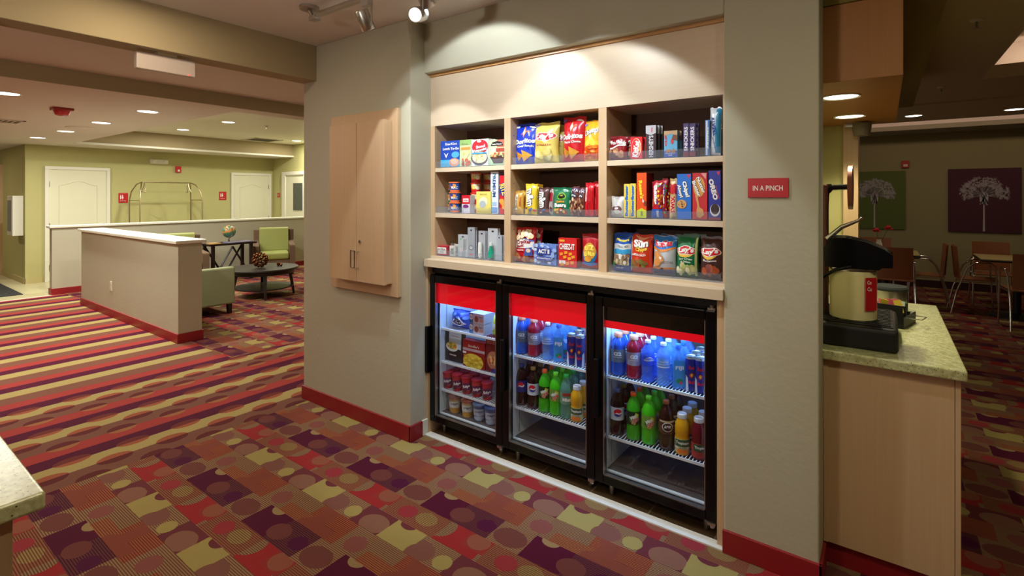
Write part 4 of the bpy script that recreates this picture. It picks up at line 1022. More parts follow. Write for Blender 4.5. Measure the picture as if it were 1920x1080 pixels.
def blobs(u0, v0, u1, v1, cols, n, r, seed=0, rv=None):
    rr = random.Random(seed); return [('e', rr.uniform(u0, u1), rr.uniform(v0, v1), r * rr.uniform(.7, 1.2), (rv or r * .7) * rr.uniform(.7, 1.2), rr.choice(cols)) for _ in range(n)]

S1, S2, S3 = 'top', 'middle', 'bottom'
# --- left column, top shelf
place('carton', 'meal_box', 'blue box with white lettering at the left end of the top left shelf', 'box', (827, 861, 264), TOP, (24, 70, 176), [
    ('r', 0, 0, 1, .28, (60, 170, 214)), ('t', 'StarKist', .55, .88, .62, .09, W_), ('t', 'Lunch To-Go', .54, .70, .84, .10, W_, 0, .03), ('p', [(.18, .55), (.30, .34), (.42, .55), (.34, .50), (.30, .44), (.26, .50)], W_), ('e', .78, .46, .2, .12, (84, 176, 220)),
    ('e', .72, .17, .27, .16, (222, 160, 132)), ('e', .72, .19, .18, .10, (236, 190, 160))], d=.04, rz=.05, back=1)
place('carton', 'meal_box', 'green and cream box with an orange band, second on the top left shelf', 'box', (862, 884, 262), TOP, (196, 214, 160), [
    ('r', 0, .80, 1, 1, (150, 190, 110)), ('t', 'Rice', .45, .84, .5, .07, (120, 110, 90)), ('r', .1, .62, .9, .72, (232, 150, 70)), *blobs(.15, .30, .85, .55, [(228, 202, 120), (240, 224, 160)], 12, .1, 2), *blobs(.15, .06, .85, .24, [(190, 60, 40), (212, 100, 70)], 9, .1, 3)], d=.04)
place('carton', 'meal_box', 'white box with a red oval and a bowl of food on the top left shelf', 'box', (883, 916, 261), TOP, (238, 232, 226), [
    ('e', .52, .72, .46, .27, (214, 40, 52)), ('e', .5, .28, .47, .27, (70, 60, 60)), ('e', .5, .32, .42, .22, (232, 214, 170)), *blobs(.2, .2, .8, .42, [(240, 226, 190), (214, 190, 130)], 16, .07, 4),
    ('r', .08, .44, .92, .50, (70, 150, 190)), ('t', 'Bowl', .58, .72, .50, .12, W_, 6, .04), ('t', 'Appetit!', .52, .58, .80, .12, W_, 6, .04), ('e', .5, .92, .12, .05, W_)], d=.045, back=1)
place('carton', 'meal_box', 'pale green box with a dark bowl at the right end of the top left shelf', 'box', (917, 947, 262), TOP, (186, 210, 160), [
    ('r', .5, .7, 1, 1, (190, 110, 90)), ('p', [(.1, .76), (.9, .76), (.8, .90), (.5, .95), (.2, .90)], K_), ('t', 'AutoClassic', .5, .83, .6, .06, W_), ('r', .45, .52, .95, .66, (170, 70, 56)), ('e', .3, .6, .1, .06, W_),
    ('p', [(.06, .34), (.98, .38), (.85, .06), (.3, .06)], (70, 46, 44)), *blobs(.15, .32, .95, .48, [(200, 180, 120), (190, 90, 60), (110, 130, 60)], 22, .06, 5)], d=.05)
# --- middle column, top shelf
dori = lambda flav: [('p', [(.30, .72), (.44, .80), (.48, .93), (.55, .80), (.78, .79), (.55, .75), (.46, .64), (.42, .74)], (236, 120, 40)), ('p', [(.40, .77), (.47, .88), (.52, .78), (.45, .68)], W_), ('e', .78, .90, .14, .02, W_), ('t', 'Doritos', .5, .55, .92, .12, W_, 3, .05, .15), ('t', flav, .54, .43, .72, .055, W_, 0, .03), ('p', [(.12, .32), (.50, .20), (.22, .08)], (206, 140, 50)), ('p', [(.40, .34), (.86, .20), (.46, .05)], (226, 166, 66))]
place('bag', 'chip_bag', 'blue chip bag with white lettering at the left of the top middle shelf', 'chip bag', (959, 1001, 230), TOP, (22, 56, 190), dori('Cool Ranch') + [('p', [(.02, .88), (.22, .90), (.22, .96), (.02, .95)], (200, 206, 230))], d=.07, seed=2, rz=.05)
lays = lambda bgc, flav, c2: [('e', .46, .60, .36, .13, (236, 190, 70)), ('e', .5, .64, .47, .105, W_), ('e', .5, .64, .44, .09, R_), ('t', "Lay's", .5, .64, .72, .15, W_, 3, .05, .12), ('t', flav, .5, .44, .6, .05, c2, 0, .02)]
YB_ = (226, 206, 104)
place('bag', 'chip_bag', 'front yellow chip bag on the top middle shelf', 'chip bag', (993, 1041, 228), TOP, YB_, lays(YB_, 'Classic', (180, 60, 40)) + [('p', [(.05, .90), (.25, .92), (.24, .97), (.05, .95)], (130, 140, 200)), *blobs(.2, .08, .8, .3, [(236, 216, 130), (244, 230, 160)], 8, .12, 6)], d=.075, seed=3)
o = place('bag', 'chip_bag', 'yellow chip bag tucked behind between the front yellow and the red bags', 'chip bag', (1030, 1056, 233), TOP, YB_, lays(YB_, 'Classic', (180, 60, 40)), d=.05, Y=2.50, seed=4)
place('bag', 'chip_bag', 'red chip bag with white lettering on the top middle shelf', 'chip bag', (1047, 1091, 217), TOP, (206, 24, 38), dori('Nacho Cheese') + [('p', [(.03, .86), (.2, .90), (.2, .97), (.03, .93)], (110, 80, 160))], d=.075, seed=5, rz=-.04)
place('bag', 'chip_bag', 'yellow and orange cheese puff bag at the right of the top middle shelf', 'chip bag', (1088, 1123, 224), TOP, (246, 186, 40), [('r', .02, .04, .98, .42, (232, 100, 30)), ('p', [(.02, .42), (.5, .56), (.98, .46), (.98, .38), (.02, .34)], (250, 210, 60)), ('t', 'Cheetos', .52, .73, .92, .15, K_, 14, .09), ('t', 'Cheetos', .51, .735, .92, .15, W_, 14, .03), ('p', [(.02, .86), (.2, .90), (.2, .96), (.02, .92)], (140, 120, 190)), *blobs(.1, .06, .9, .34, [(246, 140, 40), (220, 80, 20), (250, 170, 70)], 18, .12, 7, .03)], d=.07, seed=6, rz=-.05)
# --- right column, top shelf
cook = [('p', [(0, .84), (.6, .99), (1, .93), (1, .99), (0, .99)], (120, 24, 34)), ('t', 'Mrs.Fields', .5, .74, .95, .17, W_, -2, .05, .2), ('p', [(.08, .50), (.5, .60), (.98, .66), (.98, .60), (.5, .54), (.1, .42)], W_), *blobs(.15, .12, .85, .42, [(178, 120, 84), (200, 148, 108), (104, 60, 40)], 20, .12, 8)]
o = place('bag', 'cookie_bag', 'maroon cookie bag with white script at the left of the top right shelf', 'cookie bag', (1138, 1172, 255), TOP, (150, 26, 38), cook, d=.04, seed=7, puff=.35, rz=.05)
c = o.copy(); C.objects.link(c); c.location = (o.location.x + .045, o.location.y + .05, TOP); c['label'] = 'maroon cookie bag peeking out behind the front one'; c['group'] = o['group'] = 'maroon cookie bags'
place('carton', 'candy_bar', 'bright red candy bar standing upright on the top right shelf', 'candy bar', (1182, 1204, 257), TOP, (214, 20, 30), [('e', .5, .5, .42, .44, (244, 226, 200)), ('e', .48, .5, .38, .42, (222, 24, 30)), ('t', 'KitKat', .5, .46, .5, .76, W_, 82, .05), ('p', [(.66, .3), (.86, .38), (.8, .7), (.68, .86), (.76, .6)], (226, 160, 80))], d=.02, back=2, rz=.02)
place('carton', 'chocolate_bar', 'dark chocolate bar with a silver top on the top right shelf', 'chocolate bar', (1211, 1230, 235), TOP, (52, 32, 34), [('p', [(0, .76), (.5, .70), (1, .76), (1, 1), (0, 1)], (186, 184, 190)), ('t', 'KING', .6, .86, .16, .14, R_, 90, .03), ('t', "HERSHEY'S", .52, .36, .46, .66, (206, 206, 214), 90, .03)], d=.018, back=2)
place('carton', 'snack_bar_box', 'light blue and tan energy bar box on the top right shelf', 'box', (1245, 1270, 245), TOP, (98, 166, 204), [('p', [(0, .80), (.5, .88), (1, .82), (1, 1), (0, 1)], (196, 160, 120)), ('r', 0, 0, 1, .24, (24, 80, 170)), ('t', 'CLIF', .14, .64, .16, .42, (200, 40, 40), 90, .04), ('t', 'CHOCOLATE CHIP', .5, .15, .8, .04, W_), ('t', 'BAR', .5, .08, .3, .04, W_), ('e', .62, .60, .1, .1, (206, 60, 60)), *blobs(.1, .22, .9, .28, [(180, 120, 70)], 8, .08, 9), ('p', [(.6, .68), (1, .62), (1, .82), (.7, .84)], (120, 70, 40))], d=.03, back=1)
for k, (a, b) in enumerate(((1281, 1291.5), (1292.5, 1304))):
    place('carton', 'candy_bar', ('left', 'right')[k] + ' upright dark blue candy bar on the top right shelf', 'candy bar', (a, b, 231), TOP, (64, 42, 96), [('r', .08, .05, .92, .95, (74, 50, 112)), ('r', .0, 0, 1, .14, (130, 46, 70)), ('t', 'SNICKERS', .54, .53, .60, .72, (30, 40, 150), 90, .08), ('t', 'SNICKERS', .5, .53, .60, .72, W_, 90, .03)], d=.018, group='dark blue candy bars', back=1)
place('bag', 'treat_bar', 'white treat bar packet leaning at the right end of the top right shelf', 'treat bar', (1327, 1350, 200), TOP, (220, 224, 230), [('r', .6, .05, 1, .97, (36, 130, 170)), ('t', 'TREATS', .45, .60, .30, .40, (30, 80, 160), 100, .05), ('t', 'original', .5, .26, .16, .24, (50, 100, 170), 100)], d=.03, seed=9, rz=-.15, puff=.3)
place('bag', 'treat_bar', 'teal treat bar packet half hidden at the far right end of the top shelf', 'treat bar', (1341, 1356, 201), TOP, (24, 122, 152), [('t', 'RICE', .5, .7, .3, .3, W_, 100, .04)], d=.03, seed=10, Y=2.47, puff=.3)
place('carton', 'treat_bar', 'slim blue and white treat bar standing left of the leaning packet', 'treat bar', (1322, 1330, 225), TOP, (60, 120, 190), [('r', .2, .02, .6, .98, (220, 226, 236)), ('t', 'KRISPIES', .7, .5, .25, .6, W_, 90)], d=.05)

# --- left column, middle shelf: cups and boxes
def cup(name, r, h, body, lid, specs):
    mb = MB(); sl = Slots(.35)
    pr = [(r * .80, 0), (r * .82, .003), (r * .98, h * .93)]
    mb.lathe(pr, seg=28, mi=sl(body)); 
    def fm(u, v, o):
        rr = r * (.82 + .16 * v / h) + o; a = u / (r * .9); return (rr * math.sin(a), -rr * math.cos(a), v)
    decals(mb, specs, r * 2.4, h, fm, sl, su=.004, eps=.0008)
    o = mb.build(name, sl.mats)
    l = MB(); l.lathe([(r * .99, h * .90), (r * 1.07, h * .90), (r * 1.07, h * .985), (r * 1.0, h), (r * .9, h - .002)], seg=28); l.build('lid', pk(lid), o); return o
def stack(n, xpx, Y, z0, hpx0, hpx1, mk, name, lab, group, xo=0):
    z = z0; res = []; x = wx(xpx, Y); base = mk(); hh = base['ch']
    for k in range(n):
        o = base if k == 0 else dup(base)
        o.location = (x + xo, Y, z0 + k * hh); o.rotation_euler = (0, 0, .65); tag(o, lab % ('lowest', 'second', 'third', 'topmost')[k if k < n - 1 else 3], 'cup', group); res.append(o)
    return res
def mac():
    o = cup('noodle_cup', .037, .066, (40, 84, 176), (230, 112, 60), [('r', 0, .02, 1, .22, (230, 120, 70)), ('e', .4, .62, .22, .20, (240, 160, 70)), ('t', 'MAC', .5, .45, .5, .25, W_), ('e', .3, .72, .1, .14, (60, 70, 150))]); o['ch'] = .066; return o
def macg():
    o = cup('noodle_cup', .037, .066, (50, 120, 90), (30, 130, 84), [('e', .5, .55, .3, .25, (226, 150, 70)), ('t', 'MAC', .5, .3, .5, .22, W_)]); o['ch'] = .066; return o
def redc():
    o = cup('soup_cup', .034, .064, (226, 120, 40), (206, 26, 34), [('r', 0, .05, 1, .3, R_), ('e', .35, .60, .2, .24, (226, 206, 110)), ('e', .65, .5, .18, .2, (240, 230, 200)), ('t', 'CHEF', .5, .78, .6, .15, W_)]); o['ch'] = .064; return o
stack(3, 853, 2.47, MID, 0, 0, mac, '', 'blue noodle cup with orange lid, %s of the front left stack', 'blue noodle cup stack')
stack(3, 845, 2.56, MID, 0, 0, macg, '', 'green-lidded noodle cup, %s of the stack behind the blue cups', 'green noodle cup stack')
stack(4, 892.5, 2.50, MID, 0, 0, redc, '', 'orange cup with red lid, %s of its tall stack', 'orange cup stack')
stack(4, 916, 2.62, MID, 0, 0, redc, '', 'orange cup with red lid, %s of the shadowed rear stack', 'rear orange cup stack')
place('carton', 'snack_box', 'red topped white box low between the blue and orange cups', 'box', (866, 881, 366), MID, (214, 206, 214), [('r', 0, .52, 1, 1, (206, 24, 44)), ('r', .15, .62, .85, .82, W_), ('t', 'minute', .5, .72, .5, .12, R_), ('e', .5, .38, .35, .1, (120, 40, 110))], d=.05)
place('carton', 'snack_box', 'pale yellow box with a faint picture on the middle left shelf', 'box', (893, 920, 359), MID, (228, 212, 110), [('e', .5, .55, .3, .2, (224, 224, 190)), ('e', .45, .42, .22, .16, (176, 186, 190)), ('r', .1, .05, .9, .12, (220, 190, 90)), ('t', 'GOLD', .5, .88, .5, .06, (190, 160, 70))], d=.05, Y=2.415)
place('carton', 'cracker_box', 'tall white cracker box with vertical blue lettering on the middle left shelf', 'box', (920, 934, 322), MID, (214, 222, 236), [('t', 'PREMIUM', .48, .68, .42, .56, (30, 70, 120), -90, .03), ('r', .1, .02, .9, .16, (120, 160, 210)), ('r', .2, .2, .8, .28, (160, 190, 220))], d=.12, side=(190, 204, 226))
place('carton', 'cracker_box', 'red cracker box at the right end of the middle left shelf', 'box', (937, 951, 329), MID, (210, 30, 40), [('e', .5, .64, .55, .18, (30, 50, 140)), ('t', 'RITZ', .5, .64, .7, .3, (240, 210, 80), -70, .04), *blobs(.2, .05, .9, .35, [(226, 160, 70), (236, 180, 90)], 7, .3, 10, .07)], d=.06)
# --- middle column, middle shelf
place('bag', 'candy_bar', 'gold wrapped candy bar at the left of the middle shelf', 'candy bar', (961, 978, 358), MID, (206, 160, 70), [('r', .1, .2, .45, .85, (240, 226, 200)), ('t', 'Werther', .3, .5, .22, .5, (60, 60, 60), 90), ('t', 'ORIG', .72, .55, .22, .4, (190, 80, 30), 90, .03)], d=.03, seed=11, back=1)
mm = lambda c: [('t', 'm&m', .52, .56, .62, .58, K_, -84, .10), ('t', 'm&m', .5, .56, .60, .58, W_, -84, .04), *blobs(.15, .06, .9, .22, [(220, 60, 40), (60, 120, 200), (240, 180, 40), (90, 60, 40)], 9, .11, 12, .03)]
place('bag', 'candy_pouch', 'yellow candy pouch with white lowercase letters on the middle shelf', 'candy pouch', (980, 1003, 345), MID, (238, 204, 50), mm(0), d=.035, seed=12, puff=.35, back=1)
place('bag', 'candy_pouch', 'dark brown candy pouch beside the yellow one on the middle shelf', 'candy pouch', (1004, 1026, 352), MID, (90, 54, 50), mm(0), d=.035, seed=13, puff=.35, back=1)
place('bag', 'candy_pouch', 'small red and white candy pouch beside the green gummy bag', 'candy pouch', (1023, 1034, 357), MID, (206, 190, 186), [('r', .1, .55, .9, .9, (200, 40, 50)), *blobs(.1, .1, .9, .5, [(120, 60, 60), (230, 220, 210)], 10, .15, 14)], d=.03, seed=14, Y=2.45)
place('bag', 'gummy_bag', 'green gummy bag with white lettering and clear window on the middle shelf', 'candy bag', (1032, 1066, 352), MID, (24, 116, 76), [('e', .55, .68, .26, .13, (120, 180, 40)), ('e', .55, .68, .2, .09, K_), ('t', 'FAT', .55, .70, .16, .05, (230, 220, 60)), ('t', 'Gummi', .5, .50, .5, .09, (236, 170, 60), 0, .04), ('t', 'Bears', .5, .37, .68, .15, W_, 0, .05), ('e', .5, .14, .38, .12, (150, 60, 50)), *blobs(.2, .06, .8, .22, [(220, 60, 60), (230, 190, 70), (220, 220, 200)], 10, .07, 15)], d=.04, seed=15, back=1)
for k, (a, b, yt) in enumerate(((1066, 1081, 350), (1080, 1093, 352))):
    place('bag', 'nut_bag', ('left', 'right')[k] + ' small clear nut bag with checked top on the middle shelf', 'nut bag', (a, b, yt), MID, (120, 66, 56), [('r', .0, .80, 1, .97, (70, 30, 70)), *[('r', .06 + .13 * q, .82 + .05 * (q % 2), .13 + .13 * q, .87 + .05 * (q % 2), W_) for q in range(7)], ('e', .5, .70, .35, .08, (40, 44, 70)), ('t', 'nuts', .5, .70, .5, .06, W_), *blobs(.08, .05, .92, .58, [(196, 130, 90), (150, 86, 60), (220, 190, 150), (110, 50, 40)], 34, .09, 16 + k)], d=.04, seed=16 + k, group='nut bags')
twz = [('r', .14, .45, .34, .88, W_), ('t', 'Twizzlers', .24, .66, .13, .38, R_, -90, .03), ('r', .5, .1, .56, .8, (150, 10, 26)), ('r', .7, .1, .76, .8, (150, 10, 26))]
for k, (a, b, yt, Y) in enumerate(((1092, 1110, 343, 2.425), (1106, 1122, 340, 2.45))):
    place('bag', 'licorice_bag', ('left', 'right')[k] + ' of the two red licorice packets at the end of the middle shelf', 'candy bag', (a, b, yt), MID, (206, 22, 34), twz, d=.035, seed=18 + k, Y=Y, puff=.35, group='red licorice packets', rz=-.1)
# --- right column, middle shelf
place('bag', 'donut_bag', 'small white bag with a brown picture at the left of the middle right shelf', 'snack bag', (1141, 1168, 369), MID, (214, 210, 208), [('e', .5, .38, .36, .16, (120, 80, 84)), ('e', .5, .42, .14, .06, (226, 216, 210)), ('e', .5, .24, .3, .1, (232, 228, 226))], d=.05, seed=20)
bf = [('t', 'Butterfinger', .5, .5, .62, .92, (24, 110, 200), 90, .06)]
for k, (a, b, yt) in enumerate(((1170, 1181, 345), (1181.5, 1192, 344))):
    place('carton', 'candy_bar', ('left', 'right')[k] + ' upright yellow candy bar with blue lettering on the middle right shelf', 'candy bar', (a, b, yt), MID, (240, 214, 90), bf, d=.018, back=2, group='yellow candy bars')
place('carton', 'candy_box', 'tall orange candy box with yellow script on the middle right shelf', 'candy box', (1194, 1212, 324), MID, (234, 84, 24), [('p', [(0, 0), (1, 0), (1, .16), (.5, .22), (0, .16)], (206, 214, 40)), ('t', "Reese's", .46, .63, .40, .40, (250, 220, 40), -84, .05), ('t', 'SNACK', .52, .1, .2, .10, K_, 90), ('p', [(.6, .44), (.75, .38), (.8, .34), (.66, .34), (.58, .36)], W_), ('e', .86, .32, .14, .06, (150, 56, 30))], d=.10, side=(150, 30, 24))
sk = [('t', 'Skittles', .40, .62, .34, .52, W_, -86, .06), ('r', 0, 0, 1, .24, (40, 90, 180)), ('t', 'SHARE', .62, .11, .2, .18, W_, 90, .03), ('t', 'ORIGINAL', .16, .42, .10, .22, (250, 200, 60), 90, .02), *blobs(.6, .3, .95, .92, [(90, 60, 160), (240, 200, 40), (60, 160, 60), (230, 110, 40)], 14, .09, 21, .035)]
place('bag', 'candy_bag', 'front red rainbow candy bag on the middle right shelf', 'candy bag', (1219, 1240, 339), MID, (190, 20, 44), sk, d=.03, seed=21, puff=.35)
for k in range(2):
    place('bag', 'candy_bag', ('second', 'third')[k] + ' red rainbow candy bag behind the front one', 'candy bag', (1238 + k * 7, 1249 + k * 7, 334 + 4 * k), MID, (176, 20, 44), sk[:1] + blobs(.1, .1, .9, .9, [(90, 60, 160), (240, 200, 40), (60, 160, 60), (230, 110, 40)], 22, .12, 22 + k, .03), d=.03, Y=2.44 + .02 * k, seed=22 + k, puff=.35, group='rear rainbow candy bags')
place('bag', 'candy_bar', 'gold and red upright candy bar with white lettering left of the blue cookie box', 'candy bar', (1253, 1268, 335), MID, (196, 160, 100), [('r', 0, .62, 1, .86, (190, 30, 40)), ('r', 0, .05, 1, .5, (206, 176, 120)), ('t', 'TWIX', .5, .34, .6, .46, W_, 90, .12), ('t', 'TWIX', .5, .34, .56, .44, R_, 90, .06)], d=.025, seed=24, puff=.35)
tri = [('p', [(.68, .98), (.97, .98), (.84, .90)], (210, 40, 70))]
place('carton', 'cookie_box', 'tall bright blue cookie box on the middle right shelf', 'cookie box', (1269.5, 1296, 326), MID, (20, 104, 196), tri + [('t', 'Chips!', .62, .66, .40, .36, K_, -76, .10), ('t', 'Chips!', .60, .66, .37, .36, W_, -76, .05), ('t', 'Ahoy!', .22, .62, .34, .30, K_, -76, .10), ('t', 'Ahoy!', .20, .62, .31, .30, W_, -76, .05), ('e', .34, .33, .34, .10, (206, 150, 90)), *blobs(.1, .27, .6, .40, [(70, 36, 24)], 10, .035, 25, .012)], d=.06, side=(14, 80, 160))
place('carton', 'cookie_box', 'tall red cookie box between the bright blue and navy boxes', 'cookie box', (1298.5, 1326, 324), MID, (196, 28, 38), [('p', [(.58, .99), (.95, .99), (.9, .86)], (226, 150, 150)), ('e', .45, .70, .40, .22, (214, 150, 70)), ('t', 'Nutter', .60, .74, .26, .36, K_, -68, .09), ('t', 'Nutter', .58, .74, .24, .36, W_, -68, .04), ('t', 'Butter', .30, .66, .26, .36, K_, -68, .09), ('t', 'Butter', .28, .66, .24, .36, W_, -68, .04), ('p', [(.18, .52), (.36, .50), (.5, .26), (.72, .22), (.8, .10), (.55, .03), (.3, .05), (.26, .14), (.34, .3)], (206, 150, 90))], d=.06, side=(150, 20, 30))
place('carton', 'cookie_box', 'tall navy cookie box at the right end of the middle right shelf', 'cookie box', (1328.5, 1351, 320), MID, (24, 40, 150), tri + [('t', 'OREO', .42, .62, .46, .44, (20, 30, 90), -76, .10), ('t', 'OREO', .40, .62, .42, .44, W_, -76, .06), ('t', 'DoubleStuf', .76, .56, .10, .26, (214, 80, 110), -76, .02), ('e', .55, .20, .42, .13, W_), ('e', .55, .22, .36, .11, (50, 34, 36)), ('r', 0, 0, 1, .05, (150, 30, 60))], d=.06, side=(18, 28, 110))
# --- left column, bottom shelf
place('carton', 'medicine_box', 'small red and white medicine box at the left of the bottom shelf', 'box', (819, 838, 461), BOT, (196, 50, 66), [('r', .08, .15, .92, .85, W_), ('t', 'ALTERIA', .5, .62, .7, .22, (120, 60, 70)), ('t', 'tablets', .5, .36, .4, .14, (120, 120, 120))], d=.06, side=(170, 50, 60))
for k, (a, b, yt, Y) in enumerate(((843, 853, 461, 2.42), (852, 860, 458, 2.47), (845, 853, 456, 2.53))):
    place('carton', 'travel_packet', ('front', 'middle', 'rear')[k] + ' little white travel packet beside the red medicine box', 'packet', (a, b, yt), BOT, (214, 208, 206), [('t', 'ADVIL', .5, .5, .5, .6, (80, 110, 100), 90, .02), ('r', .7, .1, .9, .9, (170, 190, 180))], d=.015, Y=Y, group='travel packets')
bl = [(859, 877, 440, (180, 186, 190), 'razor'), (877, 890, 426, (160, 164, 172), 'comb'), (897, 910, 433, (170, 172, 178), 'tube'), (915, 933, 428, (186, 190, 196), 'bottle'), (931, 941, 441, (170, 176, 184), 'plain')]
bnames = ['low grey toiletry card left of the taller cards on the bottom left shelf', 'tallest dark grey toiletry card with a round emblem, bottom left shelf', 'toiletry card holding a white tube on the bottom left shelf', 'toiletry card holding a green liquid bottle on the bottom left shelf', 'plain grey toiletry card at the right end of the bottom left shelf']
for (a, b, yt, c, kd), lb in zip(bl, bnames):
    sp = [('e', .5, .90, .14, .03, (60, 50, 56))]
    if kd == 'comb': sp += [('e', .5, .32, .34, .08, (120, 124, 130)), ('e', .5, .32, .24, .05, (190, 194, 200)), ('r', .25, .08, .75, .12, (220, 120, 110))]
    if kd == 'razor': sp += [('e', .3, .8, .08, .04, (90, 190, 130)), ('r', .6, .3, .66, .8, (70, 70, 80)), ('r', .8, .3, .85, .8, (70, 70, 80)), ('r', .2, .15, .5, .4, (196, 190, 196))]
    o = place('carton', 'toiletry_card', lb, 'toiletry card', (a, b, yt), BOT, c, sp, d=.006, Y=2.44, back=1, group='toiletry cards' if 0 else None)
    w = fit(a, b, yt, 2.44, BOT)[1]
    if kd == 'tube':
        m2 = MB(); m2.cyl((0, -.02, .012), (0, -.02, .10), .014, .012); m2.cyl((0, -.02, .002), (0, -.02, .012), .009); m2.build('white_tube', pk((232, 232, 228)), o)
    if kd == 'bottle':
        m2 = MB(); m2.lathe([(.012, .01), (.018, .015), (.018, .04), (.008, .08), (.008, .085)], c=(0, -.022, 0)); m2.build('green_bottle', pk((30, 160, 130), .15), o)
        m2 = MB(); m2.cyl((0, -.022, .085), (0, -.022, .105), .011); m2.build('cap', pk((232, 236, 232)), o)
# --- middle column, bottom shelf
place('bag', 'popcorn_bag', 'tricolour caramel popcorn bag with script lettering on the bottom middle shelf', 'snack bag', (961, 999, 428), BOT, (206, 30, 42), [('p', [(.03, .42), (.97, .40), (.97, .66), (.03, .70)], W_), ('p', [(.5, .67), (.97, .62), (.97, .66), (.5, .70)], (60, 100, 180)), ('t', 'Cracker', .48, .60, .78, .12, (150, 30, 50), 4, .04), ('t', 'Jack', .32, .47, .44, .12, (150, 30, 50), 4, .04), ('r', .06, .32, .58, .39, (210, 30, 40)), ('t', 'ORIGINAL', .32, .355, .44, .04, W_), *blobs(.08, .70, .92, .90, [(240, 214, 170), (246, 232, 210)], 12, .1, 26), *blobs(.08, .06, .9, .26, [(176, 110, 60), (206, 150, 90)], 18, .08, 27), ('p', [(.62, .2), (.96, .22), (.94, .46), (.66, .42)], (60, 90, 170)), ('e', .8, .36, .1, .06, (230, 200, 180))], d=.05, seed=27, back=1)
place('carton', 'popcorn_box', 'wide blue microwave popcorn box on the bottom middle shelf', 'box', (1001, 1043, 459), BOT, (110, 140, 210), [*blobs(.03, .04, .97, .96, [(150, 176, 226), (196, 210, 236), (90, 120, 200)], 44, .09, 28, .09), ('r', .18, .52, .80, .84, (40, 60, 150)), ('t', 'ACT II', .49, .68, .5, .22, W_, 0, .05), ('r', .16, .24, .82, .42, (60, 80, 170)), ('t', 'Microwave Popcorn', .49, .33, .6, .11, W_)], d=.05, back=1)
place('carton', 'cracker_box', 'red cheese cracker box with white lettering on the bottom middle shelf', 'box', (1047, 1081, 447), BOT, (212, 36, 36), [('r', .05, .62, .95, .82, (214, 40, 36)), ('r', .06, .88, .35, .95, (240, 180, 60)), ('t', 'CHEEZ-IT', .49, .70, .86, .22, (120, 10, 16), 0, .07), ('t', 'CHEEZ-IT', .48, .71, .84, .21, W_, 0, .04), ('r', .05, .10, .40, .22, W_), *[('p', [(u, v), (u + .17, v + .03), (u + .15, v + .12), (u - .03, v + .10)], (232, 160, 50)) for u, v in ((.1, .38), (.35, .44), (.6, .40), (.75, .3), (.3, .28), (.55, .24), (.45, .06), (.7, .1), (.15, .02))]], d=.05, side=(170, 24, 28))
place('bag', 'cracker_bag', 'maroon mini cracker bag at the right of the bottom middle shelf', 'snack bag', (1085, 1121, 440), BOT, (176, 22, 36), [('e', .5, .42, .40, .30, (30, 110, 170)), ('e', .5, .50, .36, .24, (206, 150, 50)), ('t', 'RITZ', .48, .60, .5, .14, (240, 220, 90), 6, .05), ('t', 'Bits', .52, .44, .6, .14, (240, 220, 90), 6, .05), ('e', .44, .27, .2, .08, (226, 160, 60)), ('p', [(.12, .14), (.5, .06), (.9, .14), (.85, .2), (.5, .13), (.16, .2)], (30, 110, 190))], d=.05, seed=29, back=1)
# --- right column, bottom shelf
place('bag', 'trail_mix_bag', 'blue trail mix bag at the left of the bottom right shelf', 'snack bag', (1145, 1180, 438), BOT, (24, 80, 180), [('t', 'Planters', .55, .82, .7, .07, (236, 220, 60), 0, .04), ('r', .02, .58, .98, .72, (206, 216, 216)), ('t', 'TRAIL MIX', .60, .65, .6, .06, (120, 90, 90)), ('r', .02, .46, .98, .58, (60, 160, 214)), ('p', [(.1, .18), (.92, .16), (.92, .45), (.1, .45)], (226, 214, 190)), *blobs(.14, .2, .88, .42, [(240, 236, 226), (150, 120, 96), (206, 186, 150)], 26, .08, 30), ('e', .14, .19, .07, .06, (60, 150, 60)), ('t', 'NUT', .5, .10, .4, .03, W_)], d=.055, seed=30, back=1)
place('bag', 'chip_bag', 'orange-red multigrain chip bag on the bottom right shelf', 'chip bag', (1176, 1219, 441), BOT, (214, 60, 30), [('p', [(.2, .96), (.9, .92), (.5, .84)], (236, 170, 140)), ('r', .02, .05, .1, .95, (238, 226, 190)), ('t', 'Sun', .54, .76, .66, .20, (90, 60, 50), 4, .07), ('t', 'Sun', .52, .77, .64, .20, W_, 4, .05), ('t', 'Chips', .56, .61, .52, .13, Y_, 6, .05), ('t', 'GARDEN SALSA', .45, .475, .7, .06, W_, 0, .03), *blobs(.15, .16, .8, .34, [(150, 110, 60), (190, 90, 50), (120, 130, 60)], 18, .09, 31)], d=.07, seed=31)
place('bag', 'chip_bag', 'blue and silver ridged chip bag on the bottom right shelf', 'chip bag', (1218, 1264, 443), BOT, (196, 198, 206), [('p', [(.01, .72), (.3, .66), (.7, .66), (.99, .74), (.99, .99), (.01, .99)], (40, 120, 206)), ('p', [(.02, .72), (.3, .66), (.7, .66), (.98, .74), (.98, .70), (.7, .60), (.3, .60), (.02, .66)], (230, 140, 60)), ('t', 'Ruffles', .50, .80, .72, .17, W_, 3, .09), ('t', 'Ruffles', .50, .80, .70, .16, (206, 30, 50), 3, .05), *[('e', .25 + .14 * (k % 2), .5 - .09 * k, .16, .10, (224, 150, 80)) for k in range(3)], ('p', [(.35, .48), (.48, .46), (.44, .40), (.36, .42)], W_), ('t', 'CHEDDAR', .68, .33, .5, .06, (140, 120, 110)), ('r', .02, .16, .98, .20, (214, 130, 70)), ('r', .01, .02, .99, .15, (60, 70, 120)), ('p', [(.28, .12), (.5, .20), (.6, .12)], (30, 40, 90))], d=.075, seed=32, back=1)
